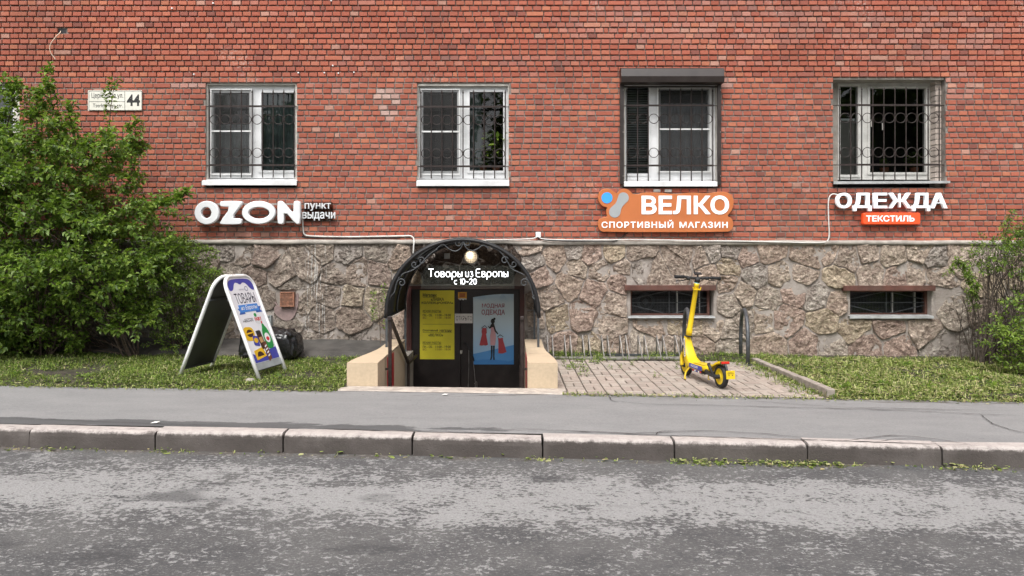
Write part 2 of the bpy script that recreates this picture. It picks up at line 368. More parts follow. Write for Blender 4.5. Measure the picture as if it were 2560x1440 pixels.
def arc(cx, cy, rx, ry, a0, a1, n=12):
    return [(cx + rx * math.cos(R(a0 + (a1 - a0) * i / n)), cy + ry * math.sin(R(a0 + (a1 - a0) * i / n))) for i in range(n + 1)]
def ell(cx, cy, rx, ry=None, n=32): return arc(cx, cy, rx, rx if ry is None else ry, 0, 360 * (n - 1) / n, n - 1)
def rrect(x0, y0, x1, y1, r, n=5):
    return arc(x1 - r, y1 - r, r, r, 0, 90, n) + arc(x0 + r, y1 - r, r, r, 90, 180, n) + arc(x0 + r, y0 + r, r, r, 180, 270, n) + arc(x1 - r, y0 + r, r, r, 270, 360, n)
def chaikin(p, it=1):
    for _ in range(it):
        q = []
        for i in range(len(p)):
            a, b = p[i], p[(i + 1) % len(p)]
            q += [(a[0] * .75 + b[0] * .25, a[1] * .75 + b[1] * .25), (a[0] * .25 + b[0] * .75, a[1] * .25 + b[1] * .75)]
        p = q
    return p
def smooth_path(pts, n=8):
    """Catmull-Rom through the points"""
    P = [Vector(p) for p in pts]; P = [P[0] * 2 - P[1]] + P + [P[-1] * 2 - P[-2]]; out = []
    for i in range(1, len(P) - 2):
        for k in range(n):
            t = k / n; a, b, c, d = P[i - 1], P[i], P[i + 1], P[i + 2]
            out.append(0.5 * ((2 * b) + (c - a) * t + (2 * a - 5 * b + 4 * c - d) * t * t + (3 * b - a - 3 * c + d) * t ** 3))
    return out + [P[-2]]
def fbm(v, o=4): return mnoise.fractal(Vector(v), 1.0, 2.0, o, noise_basis='PERLIN_ORIGINAL')
def sheet(name, xs, yfun, nv, zfun, m, kind='structure', parent=None):
    """a ground sheet: columns at xs, nv+1 rows between yfun(x)[0] and yfun(x)[1]"""
    vs, fs = [], []
    for x in xs:
        a, b = yfun(x)
        for j in range(nv + 1):
            y = a + (b - a) * j / nv; vs.append((x, y, zfun(x, y)))
    k = nv + 1
    for i in range(len(xs) - 1):
        for j in range(nv): fs.append((i * k + j, (i + 1) * k + j, (i + 1) * k + j + 1, i * k + j + 1))
    me = bpy.data.meshes.new(name); me.from_pydata(vs, [], fs); me.materials.append(m); me.update()
    me.polygons.foreach_set('use_smooth', [True] * len(me.polygons))
    return tag(link(name, me, parent), kind=kind)
def frange(a, b, st): n = max(1, round((b - a) / st)); return [a + (b - a) * i / n for i in range(n + 1)]

# ---------------------------------------------------------------- the ground
XW = 11.0                                    # how far the street is built to either side
STX0, STX1, STY0 = -1.74, 0.48, -2.95        # outside of the stairwell
# far ground round the street, with the stairwell left open
g = MB()
def gq(x0, x1, y0, y1, z=-0.34): g.add([(x0, y0, z), (x1, y0, z), (x1, y1, z), (x0, y1, z)], [(0, 1, 2, 3)])
gq(-150, STX0 + .1, -150, 150); gq(STX1 - .1, 150, -150, 150); gq(STX0 + .1, STX1 - .1, -150, STY0 + .1); gq(STX0 + .1, STX1 - .1, 0.2, 150)
tag(g.build('ground', mat('far_ground', (0.07, 0.075, 0.05), 0.95, 0.3, 0.4, bump=0.4, bscale=8)), kind='structure')
road = sheet('road', frange(-40, 40, 2.0), lambda x: (-16.5, kerb_y(x) + 0.04), 12, lambda x, y: gz(x) - 0.15 - 0.012 * (kerb_y(x) - y) * 0.3, M_ROAD)
walk = sheet('sidewalk', frange(-40, 40, 0.5), lambda x: (kerb_y(x) + 0.15, edge_y(x)), 10,
             lambda x, y: gz(x) + 0.004 * fbm((x * 0.8, y * 1.5, 3)) - (0.006 if y > -3.3 + .02 * -x else 0), M_WALK)
# kerb stones
kerb = bpy.data.objects.new('kerb', None); COL.objects.link(kerb); tag(kerb, kind='structure')
seam = gat(1033, 1134, -0.15).x; th = math.atan(-0.03); cth = math.cos(th)
for k in range(-11, 12):
    a, b = seam + k * cth * 1.005, seam + (k + 1) * cth * 1.005
    if b < -XW or a > XW: continue
    mb = MB(); prof = [(0.0, -0.30), (0.004, -0.05), (0.008, -0.02), (0.022, -0.004), (0.045, 0.002), (0.15, 0.003), (0.15, -0.3)]
    n = 9; vs = []; jz, jy, tl = random.uniform(-.007, .007), random.uniform(-.010, .010), random.uniform(-.007, .007)
    for i in range(n + 1):
        t = i / n; x = a + .006 + (b - a - .012) * t
        rd = 0.012 if i in (0, n) else 0.0
        for j, (py_, pz) in enumerate(prof):
            w = 0.006 * fbm((x * 5, j * .7, k)) if 0 < j < 6 else 0
            vs.append((x + (0.004 if i == 0 else -0.004 if i == n else 0) * (j in (2, 3, 4)), kerb_y(x) + py_ + jy + abs(w) * 0.7, gz(x) + pz + jz + tl * (t - .5) * 2 - abs(w) * .6 - (rd * .35 if j in (2, 3, 4) else 0)))
    m_ = len(prof); fs = [(i * m_ + j, (i + 1) * m_ + j, (i + 1) * m_ + j + 1, i * m_ + j + 1) for i in range(n) for j in range(m_ - 1)]
    fs += [tuple(range(m_ - 1, -1, -1)), tuple(range(n * m_, (n + 1) * m_))]
    mb.add(vs, fs).build('kerb_stone', M_KERB, kerb, fix=True)
# cracks in the asphalt of the pavement, filled with dirt
M_CRACK = mat('crack_dirt', (0.030, 0.028, 0.026), 0.95, 0.3, 40)
def crack(pts, w=0.006, rough=0.6):
    P = [gat(*p) for p in pts]; P = smooth_path(P, 10); vs, fs = [], []
    for i, p in enumerate(P):
        d = (P[min(i + 1, len(P) - 1)] - P[max(i - 1, 0)]).normalized(); nrm = Vector((-d.y, d.x, 0))
        j = 0.022 * rough * fbm((p.x * 9, p.y * 9, 1.7)); ww = w * 1.5 * (0.35 + 0.9 * abs(fbm((p.x * 4, p.y * 4, 8)))) * min(1, 0.25 + 4 * min(i, len(P) - 1 - i) / len(P))
        for s_ in (-1, 1):
            q = p + nrm * (j + s_ * ww); vs.append((q.x, q.y, gz(q.x) + 0.0085))
    fs = [(2 * i, 2 * i + 2, 2 * i + 3, 2 * i + 1) for i in range(len(P) - 1)]
    me = bpy.data.meshes.new('crack'); me.from_pydata(vs, [], fs); me.materials.append(M_CRACK); link('crack', me, walk)
for pts, w in [
    ([(1280, 1073), (1380, 1078), (1500, 1082), (1640, 1090), (1760, 1094), (1900, 1098), (2040, 1103), (2200, 1108), (2330, 1112), (2480, 1118)], .008),
    ([(1560, 1085), (1650, 1083), (1760, 1079), (1900, 1086), (2010, 1096)], .005), ([(2100, 1106), (2230, 1091), (2330, 1099), (2440, 1115)], .006),
    ([(1530, 1004), (1620, 1012), (1760, 1014), (1900, 1018), (2060, 1022), (2250, 1028), (2430, 1036), (2560, 1042)], .006),
    ([(1860, 1002), (1990, 1012), (2120, 1020), (2300, 1024), (2540, 1030)], .005), ([(2450, 1036), (2480, 1060), (2520, 1074), (2570, 1086)], .006),
    ([(1522, 992), (1530, 1002), (1545, 1008)], .006), ([(1640, 1090), (1650, 1082), (1690, 1078)], .004), ([(2190, 1106), (2260, 1098), (2350, 1106)], .004),
    ([(0, 1046), (120, 1050), (300, 1058), (480, 1064), (600, 1066)], .004), ([(620, 1072), (800, 1074), (1000, 1080), (1180, 1083)], .007)]:
    crack(pts, w)
# beds of soil on both sides of the entrance and the paved bay
def bedz(x, y): return gz(x) + 0.012 + 0.02 * fbm((x * 1.3, y * 1.3, 5)) - (0.035 * max(0, 1 - (y - edge_y(x)) / 0.14))
PADX0, PADX1, PADY1 = 0.47, 3.16, -0.80
sheet('lawn', frange(-30, STX0 + .02, 0.22), lambda x: (edge_y(x) - 0.02, 0.05), 20, bedz, M_SOIL)
sheet('lawn', frange(PADX1 + .05, 30, 0.22), lambda x: (edge_y(x) - 0.02, 0.05), 20, bedz, M_SOIL)
sheet('lawn', frange(PADX0 - .08, PADX1 + .06, 0.12), lambda x: (PADY1 - 0.02, 0.05), 8, lambda x, y: bedz(x, y) - 0.004, M_SOIL)
# sloping asphalt apron along the foot of the wall, left of the entrance
ax0 = -6.2
apron = sheet('wall_apron', frange(ax0, STX0 + .05, 0.10), lambda x: (-0.92 + 0.05 * fbm((x * 2, 1, 1)), 0.0), 8,
      lambda x, y: gz(x) + 0.05 + 0.11 * (y + 0.9) / 0.9 + 0.012 * fbm((x * 3, y * 3, 2)) - (0.09 if y < -0.86 + .05 * fbm((x * 2, 1, 1)) else 0), M_APRON)
# paved bay: basket weave of concrete blocks
pad = sheet('paving_bed', [PADX0 - .05, PADX1 + .03], lambda x: (edge_y(x) + .004, PADY1), 1, lambda x, y: gz(x) - 0.03, mat('joint_dirt', (0.03, 0.026, 0.02), 0.95, 0.3, 30))
def paver(x0, x1, y0, y1):
    x0, x1 = max(x0, PADX0 - .04), min(x1, PADX1 + .02); y0 = max(y0, edge_y((x0 + x1) / 2) + .004)
    if x1 - x0 < .03 or y1 - y0 < .03: return
    g_, c = 0.0075, 0.004; zt = gz((x0 + x1) / 2) + 0.004 + random.uniform(-.004, .004); tx, ty = random.uniform(-.012, .012), random.uniform(-.012, .012)
    t = random.uniform(0.86, 1.12); w = random.random(); tint = (0.36 * t, (0.297 + .02 * w) * t, (0.255 + .02 * w) * t)
    X0, X1, Y0, Y1 = x0 + g_, x1 - g_, y0 + g_, y1 - g_
    def P(x, y, dz): return (x, y, zt + dz + tx * (x - (x0 + x1) / 2) + ty * (y - (y0 + y1) / 2))
    vs = [P(X0, Y0, -.05), P(X1, Y0, -.05), P(X1, Y1, -.05), P(X0, Y1, -.05), P(X0, Y0, -c), P(X1, Y0, -c), P(X1, Y1, -c), P(X0, Y1, -c),
          P(X0 + c, Y0 + c, 0), P(X1 - c, Y0 + c, 0), P(X1 - c, Y1 - c, 0), P(X0 + c, Y1 - c, 0)]
    fs = [(8, 9, 10, 11)] + [f for i in range(4) for f in ((i, (i + 1) % 4, 4 + (i + 1) % 4, 4 + i), (4 + i, 4 + (i + 1) % 4, 8 + (i + 1) % 4, 8 + i))]
    MB().add(vs, fs, tint).build('paver', M_PAVER, pad, tint=True)
c0 = PADX0 - .1
for i in range(15):
    for j in range(14):
        x, y = c0 + i * .2, PADY1 - (j + 1) * .2
        if y + .2 < edge_y(x): continue
        if (i + j) % 2: paver(x, x + .2, y, y + .1); paver(x, x + .2, y + .1, y + .2)
        else: paver(x, x + .1, y, y + .2); paver(x + .1, x + .2, y, y + .2)
# edging of the bay: three low concrete blocks
edging = bpy.data.objects.new('bay_edging', None); COL.objects.link(edging)
tag(edging, 'low concrete edging blocks along the right side of the paved bay', 'edging')
for k in range(3):
    a, b = edge_y(3.2) + .03 + k * .82, edge_y(3.2) + .03 + (k + 1) * .82 - .012
    x = 3.19 + 0.012 * k; z = gz(3.2)
    MB().box((x, a, z - .1), (x + .085, b, z + .085 - .012 * k)).build('edging_block', mat('edging_concrete', (0.30, 0.26, 0.225), 0.9, 0.2, 12, bump=0.6, bscale=50, dirt=0.3), edging, bevel=0.012)
# far edge of the road behind the photographer
MB().box((-40, -16.8, -0.5), (40, -16.5, 0.02)).build('far_kerb', M_KERB)['kind'] = 'structure'

# ---------------------------------------------------------------- the brick building
building = thing('brick_building', 'red brick building with a rough stone plinth and barred ground floor windows', 'building')
LEDGE = at(0, 600).z                          # top of the plinth
CP, HP = 0.0802, 0.1302                       # brick course and header pitch
ZB = at(0, 207).z - 29 * CP
def course(n): return ZB + n * CP
WIN = [  # opening in pixels x0 x1, courses, depth of the frame behind the wall face
    dict(px=(-170, 48), c=(10, 29), dep=.12), dict(px=(514, 742), c=(10, 29), dep=.10), dict(px=(1043, 1272), c=(10, 29), dep=.10),
    dict(px=(1557, 1796), c=(10, 29), dep=.13), dict(px=(2083, 2365), c=(10, 30), dep=.26), dict(px=(2720, 2950), c=(10, 29), dep=.12)]
for w in WIN:
    w['x'] = (at(w['px'][0], 0).x, at(w['px'][1], 0).x); w['z'] = (course(w['c'][0]) , course(w['c'][1]))
def cells(x0, x1, z0, z1, holes):
    """split a rectangle with rectangular holes into rectangles"""
    xs = sorted({x0, x1} | {v for h in holes for v in h[:2] if x0 < v < x1}); zs = sorted({z0, z1} | {v for h in holes for v in h[2:] if z0 < v < z1}); out = []
    for i in range(len(zs) - 1):
        run = None
        for j in range(len(xs) - 1):
            cx_, cz_ = (xs[j] + xs[j + 1]) / 2, (zs[i] + zs[i + 1]) / 2
            solid = not any(h[0] < cx_ < h[1] and h[2] < cz_ < h[3] for h in holes)
            if solid: run = (run[0] if run else xs[j], xs[j + 1])
            if run and (not solid or j == len(xs) - 2): out.append((run[0], run[1], zs[i], zs[i + 1])); run = None
    return out
NROW = 53; ZTOP = course(NROW); SPLIT = course(30)
holes = [(*w['x'], *w['z']) for w in WIN]
holehole = (at(143, 0).x, at(163, 0).x, at(0, 82).z, at(0, 70).z)
mb = MB()
for (a, b, c, d) in cells(-XW, XW, LEDGE - .05, SPLIT, holes): mb.box((a, 0.013, c), (b, 0.30, d))
for (a, b, c, d) in cells(-XW, XW, SPLIT, ZTOP, [holehole]): mb.box((a, 0.028, c), (b, 0.30, d))
wall = mb.build('brick_wall', M_MORTAR, building)
# storeys above the picture
MB().box((-XW, 0.0, ZTOP), (XW, 0.30, ZTOP + 9)).build('upper_wall', mat('upper_brickwork', (0.34, 0.105, 0.065), 0.9, 0.3, 30, bump=0.4), building)

PAL = [((0.388, 0.119, 0.076), 9), ((0.364, 0.106, 0.068), 8), ((0.417, 0.138, 0.085), 6), ((0.339, 0.106, 0.074), 4), ((0.285, 0.098, 0.072), 2.4), ((0.446, 0.162, 0.095), 1.5), ((0.417, 0.166, 0.121), 1.6), ((0.46, 0.25, 0.19), 0.4), ((0.23, 0.085, 0.066), 0.5)]
def pick():
    r = random.uniform(0, sum(w for _, w in PAL))
    for c, w in PAL:
        r -= w
        if r <= 0: break
    k = random.uniform(0.90, 1.12); return tuple(v * k for v in c)
def brick(mb, x0, x1, z0, z1, white=0.0):
    c = 0.0035; j = lambda s=.0016: random.uniform(-s, s); y = random.uniform(-.0045, .003); t = pick()
    if white: t = tuple(v * (1 - white) + w * white for v, w in zip(t, (0.60, 0.52, 0.47)))
    tx, tz = random.uniform(-.03, .03), random.uniform(-.05, .05)
    q = [(x0 + j(), z0 + j()), (x1 + j(), z0 + j()), (x1 + j(), z1 + j()), (x0 + j(), z1 + j())]
    mx, mz = (x0 + x1) / 2, (z0 + z1) / 2
    def Y(x, z): return y + tx * (x - mx) * .5 + tz * (z - mz)
    ins = [(a + (c if a < mx else -c), b + (c if b < mz else -c)) for a, b in q]
    vs = [(a, Y(a, b), b) for a, b in ins] + [(a, Y(a, b) + c, b) for a, b in q] + [(a, .045, b) for a, b in q]
    fs = [(0, 1, 2, 3)] + [f for i in range(4) for f in ((4 + i, 4 + (i + 1) % 4, (i + 1) % 4, i), (8 + i, 8 + (i + 1) % 4, 4 + (i + 1) % 4, 4 + i))]
    mb.add(vs, fs, t)
signs_px = [(485, 845, 495, 568), (1488, 1835, 468, 590), (2080, 2370, 478, 566), (1545, 1820, 160, 470), (215, 362, 218, 282)]
blocked = [(at(a, 0).x, at(b, 0).x, at(0, d).z, at(0, c).z) for a, b, c, d in signs_px]
rest = MB(); cand = []
rnd_b = random.Random(3)
for r in range(NROW):
    za, zb = course(r) + 0.0105, course(r + 1) - 0.0105
    if r == 0: za = max(za, LEDGE - .02)
    ivs = [(-XW, XW)]
    for w in WIN + [dict(x=holehole[:2], z=holehole[2:], c=(0, 0))]:
        if w['z'][0] - .001 < (za + zb) / 2 < w['z'][1] + .001:
            ivs = [k for (a, b) in ivs for k in ((a, min(b, w['x'][0])), (max(a, w['x'][1]), b)) if k[1] - k[0] > .01]
    lim = sorted(ivs); pos = -XW - (0.065 if r % 2 else 0) - rnd_b.uniform(0, .02); edges = []
    while pos < XW:
        u = rnd_b.random(); step = 2 * HP - .004 if u < .035 else (HP * .56 if u < .055 else HP + rnd_b.uniform(-.004, .004)); edges.append((pos, pos + step)); pos += step
    for (a, b) in edges:
        for (l, h) in lim:
            x0, x1 = max(a, l) + .0068, min(b, h) - .0068
            if l > -XW and a < l: x0 = l + .001
            if h < XW and b > h: x1 = h - .001
            if x1 - x0 < .022: continue
            px = CX + (x0 + x1) / 2 * FPX / DW; py = HZ - ((za + zb) / 2 - CAMZ) * FPX / DW
            # bricks whitened by lime where the photograph shows them
            wh = 0.0
            for (ex, ey, rx, ry, s_) in ((970, 250, 32, 48, .75), (1120, 150, 500, 12, .12), (1800, 60, 420, 60, .16), (2330, 90, 200, 80, .2), (470, 215, 40, 12, .45), (260, 220, 30, 14, .35), (860, 225, 80, 12, .25), (2400, 210, 40, 40, .3), (1815, 215, 22, 22, .5), (600, 580, 60, 12, .3)):
                q = 1 - ((px - ex) / rx) ** 2 - ((py - ey) / ry) ** 2
                if q > 0 and rnd_b.random() < .72: wh = max(wh, s_ * min(1, .45 + q) * rnd_b.uniform(.5, 1))
            full = (x1 - x0) > .1 and 0 < px < 2560 and 0 < py < 592 and not any(k[0] < x1 and x0 < k[1] and k[2] < zb and za < k[3] for k in blocked) and px > 500
            d2 = ((x0 + x1) / 2) ** 2 + DW ** 2 + ((za + zb) / 2 - CAMZ) ** 2
            cand.append((d2 if full else 1e9, (x0, x1, za, zb, wh)))
cand.sort(key=lambda k: (k[0], k[1][0]))
for i, (d2, a) in enumerate(cand):
    if i < 300:
        m1 = MB(); brick(m1, *a); m1.build('brick', M_BRICK, wall, tint=True)
    else: brick(rest, *a)
tag(rest.build('brickwork', M_BRICK, wall, tint=True), kind='stuff')

# ---------------------------------------------------------------- stone plinth
PY = -0.062                                   # face of the mortar between the stones
DOOR = (at(1018, 0, 0).x, at(1311, 0, 0).x, -1.3, 0.955)
def prect(x0, x1, y0, y1): a, b = at(x0, y1, PY), at(x1, y0, PY); return (a.x, b.x, a.z, b.z)
BW = [prect(1573, 1788, 722, 795), prect(2122, 2338, 724, 794)]
VENT = [prect(698, 737, 728, 769), prect(655, 678, 786, 832)]
pholes = [DOOR] + BW
mb = MB()
for (a, b, c, d) in cells(-XW, XW, -1.3, LEDGE - .055, pholes): mb.box((a, PY, c), (b, 0.30, d))
plinth = mb.build('stone_plinth', M_PMORT, building)
# cement ledge on top of it
xs = frange(-XW, XW, .12); vs = []; prof = [(.02, .012), (-.085, -.004), (-.105, -.02), (-.102, -.058), (-.05, -.066)]
for x in xs:
    for j, (py_, pz) in enumerate(prof): vs.append((x, py_ + .014 * fbm((x * 1.7, j * .4, 2)), LEDGE + pz + .008 * fbm((x * 2.1, j * .3, 6)) - (0.012 if x > 0 else 0)))
n = len(prof); MB().add(vs, [(i * n + j, i * n + j + 1, (i + 1) * n + j + 1, (i + 1) * n + j) for i in range(len(xs) - 1) for j in range(n - 1)]).build('plinth_ledge', M_CEMENT, building, smooth=True)
seeds_px = [(569,632),(609,634),(569,679),(656,641),(716,630),(636,694),(702,686),(773,663),(809,628),(862,630),(909,650),(958,628),(838,686),(891,686),(947,686),(827,737),(775,722),(658,742),(880,741),(876,794),(804,794),(942,746),(942,805),(650,806),(713,808),(752,762),
    (1327,655),(1318,622),(1350,628),(1392,637),(1436,628),(1476,637),(1536,634),(1592,637),(1658,637),(1718,628),(1752,640),(1778,628),(1825,625),(1345,693),(1390,687),(1440,672),(1497,675),(1557,670),(1550,705),(1652,684),(1718,675),(1600,668),(1819,667),(1813,708),(1774,690),(1369,747),(1419,729),(1485,729),(1533,759),(1390,795),(1455,789),(1521,816),(1581,810),(1640,813),(1694,807),(1783,816),(1822,759),(1730,812),
    (1900,729),(1860,735),(1860,805),(1905,800),(1919,629),(1870,640),(1959,644),(2019,644),(2069,626),(2116,644),(2172,632),(2225,640),(2269,629),(2306,626),(2336,645),(1888,690),(1944,688),(2006,685),(2060,690),(2095,695),(2181,682),(2240,690),(2290,690),(2340,690),(2369,722),(1919,745),(1984,729),(2044,741),(2095,754),(1962,797),(2016,797),(2062,804),(2128,816),(2225,819),(2312,826),(2388,779),(2369,826),(2400,640),
    (1000,650),(1010,690),(1060,640),(1110,628),(1170,640),(1230,632),(1280,650),(1100,680),(1200,680),(1260,690),(990,760),(1000,820),(1335,800),(1330,750),(1330,840)]
rs = random.Random(11); seeds = []
for (px, py) in seeds_px: p = at(px, py, PY); seeds.append((p.x, p.z))
seeds = [q for i, q in enumerate(seeds) if i % 6 != 4]       # a few bigger blocks
for _ in range(8): seeds.append((rs.uniform(-5.5, 7.0), rs.uniform(.25, 1.5)))       # and wedged-in small ones
x = at(500, 0).x
while x > -XW - .3:
    for z in (1.35, 1.0, .68, .36): seeds.append((x + rs.uniform(-.14, .14) + (.2 if z in (1.0, .36) else 0), z + rs.uniform(-.09, .09)))
    x -= .46
x = at(2445, 0).x
while x < XW + .3:
    for z in (1.35, 1.0, .68, .36): seeds.append((x + rs.uniform(-.14, .14) + (.2 if z in (1.0, .36) else 0), z + rs.uniform(-.09, .09)))
    x += .46
x = -XW
while x < XW:
    if not (DOOR[0] - .1 < x < DOOR[1] + .1): seeds.append((x, .07 + rs.uniform(-.03, .03)))
    x += rs.uniform(.3, .62)
def clip(poly, nx, nz, d):                    # keep nx*x + nz*z <= d
    out = []
    for i in range(len(poly)):
        a, b = poly[i], poly[(i + 1) % len(poly)]; da, db = nx * a[0] + nz * a[1] - d, nx * b[0] + nz * b[1] - d
        if da <= 0: out.append(a)
        if da * db < 0: t = da / (da - db); out.append((a[0] + (b[0] - a[0]) * t, a[1] + (b[1] - a[1]) * t))
    return out
def resample(p, n):
    L = [0]
    for i in range(len(p)): a, b = p[i], p[(i + 1) % len(p)]; L.append(L[-1] + math.hypot(b[0] - a[0], b[1] - a[1]))
    out = []; i = 0
    for k in range(n):
        s = L[-1] * k / n
        while L[i + 1] < s: i += 1
        t = (s - L[i]) / max(1e-9, L[i + 1] - L[i]); a, b = p[i], p[(i + 1) % len(p)]; out.append((a[0] + (b[0] - a[0]) * t, a[1] + (b[1] - a[1]) * t))
    return out
STPAL = [(0.55, 0.465, 0.40), (0.56, 0.48, 0.405), (0.52, 0.44, 0.38), (0.54, 0.44, 0.37), (0.48, 0.375, 0.325), (0.57, 0.485, 0.375), (0.49, 0.45, 0.415), (0.54, 0.48, 0.42)]
for si, (sx, sz) in enumerate(seeds):
    if any(h[0] < sx < h[1] and h[2] < sz < h[3] for h in pholes): continue
    poly = [(sx - .8, -.25), (sx + .8, -.25), (sx + .8, LEDGE - .058), (sx - .8, LEDGE - .058)]
    poly = clip(poly, 1, 0, XW); poly = clip(poly, -1, 0, XW)
    for (ox, oz) in seeds:
        if (ox, oz) == (sx, sz) or abs(ox - sx) > 1.6: continue
        dx, dz = ox - sx, oz - sz; poly = clip(poly, dx, dz, (ox * ox + oz * oz - sx * sx - sz * sz) / 2)
        if len(poly) < 3: break
    if len(poly) < 3: continue
    for h in pholes + VENT:                   # stay clear of doors, windows and vents
        m_ = .02
        gaps = [(h[0] - m_ - sx, (1, 0, h[0] - m_)), (sx - h[1] - m_, (-1, 0, -h[1] - m_)), (h[2] - m_ - sz, (0, 1, h[2] - m_)), (sz - h[3] - m_, (0, -1, -h[3] - m_))]
        if not (min(p[0] for p in poly) < h[1] and max(p[0] for p in poly) > h[0] and min(p[1] for p in poly) < h[3] and max(p[1] for p in poly) > h[2]): continue
        poly = clip(poly, *max(gaps)[1])
        if len(poly) < 3: break
    if len(poly) < 3: continue
    ar = abs(sum(poly[i][0] * poly[(i + 1) % len(poly)][1] - poly[(i + 1) % len(poly)][0] * poly[i][1] for i in range(len(poly)))) / 2
    if ar < .006: continue
    cx_, cz_ = sum(p[0] for p in poly) / len(poly), sum(p[1] for p in poly) / len(poly)
    rr = math.sqrt(ar / math.pi); inset = 1 - (0.004 + .016 * rs.random() ** 2) / rr
    p2 = resample([(cx_ + (x - cx_) * inset, cz_ + (z - cz_) * inset) for x, z in poly], 44)
    p2 = [(x + .020 * fbm((x * 8, z * 8, si)), z + .020 * fbm((x * 8, z * 8, si + 50))) for x, z in p2]
    H = rs.uniform(.010, .030); tx, tz = rs.uniform(-.07, .07), rs.uniform(-.13, .03)
    rings = [(1.0, -.015), (.994, .72), (.975, .93), (.92, 1.0), (.84, 1.0), (.76, 1.0), (.66, 1.0), (.56, 1.0), (.46, 1.0), (.35, 1.0), (.24, 1.0), (.12, 1.0)]; vs, fs = [], []
    for (s_, h_) in rings:
        for (x, z) in p2:
            X, Z = cx_ + (x - cx_) * s_, cz_ + (z - cz_) * s_
            rg = .026 * fbm((X * 6, Z * 6, si * .7), 5) + .030 * (abs(fbm((X * 13, Z * 17, 3 + si), 4)) - .25)
            vs.append((X, PY - (H + (tx * (X - cx_) + tz * (Z - cz_)) + rg) * max(h_, 0) + (0.02 if h_ < 0 else 0), Z))
    m_ = 44
    for i in range(len(rings) - 1):
        for k in range(m_): a, b = i * m_ + k, i * m_ + (k + 1) % m_; fs.append((a, b, b + m_, a + m_))
    vs.append((cx_, PY - H - .02 * fbm((cx_ * 6, cz_ * 6, si * .7), 5), cz_)); e = (len(rings) - 1) * m_
    for k in range(m_): fs.append((e + k, e + (k + 1) % m_, len(vs) - 1))
    t = list(rs.choice(STPAL)); k = rs.uniform(.98, 1.20)
    if -1.40 < cx_ < .20: t = [.10, .075, .062]       # shade under the canopy is put into the colour of these stones
    if cx_ < -1.7: t = [v * .70 + w * .30 for v, w in zip(t, (0.33, 0.31, 0.285))]; k *= .86
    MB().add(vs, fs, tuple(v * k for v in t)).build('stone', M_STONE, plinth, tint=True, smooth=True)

# ---------------------------------------------------------------- windows
M_CURTG = mat('grey_net_curtain', (0.42, 0.43, 0.44), 0.9, 0.2, 6)
M_CURTD = mat('dark_green_curtain', (0.13, 0.165, 0.16), 0.9, 0.35, 5)
M_SCREEN = make_screen('fly_screen', (0.075, 0.075, 0.075), 0.36)
M_STEEL = mat('steel_handle', (0.55, 0.53, 0.48), 0.35, 0.1, 20, metal=0.6)
def curtain(name, x0, x1, z0, z1, y, m, parent, amp=.018, wave=.09):
    xs = frange(x0, x1, .012); vs = []; ph = random.uniform(0, 6)
    for x in xs:
        q = amp * math.sin(x / wave * 6.28 + ph + 1.3 * math.sin(x * 5)); vs += [(x, y + q, z0), (x + .006 * math.sin(x * 30), y + q * .7, z1)]
    return MB().add(vs, [(2 * i, 2 * i + 2, 2 * i + 3, 2 * i + 1) for i in range(len(xs) - 1)]).build(name, m, parent, smooth=True)
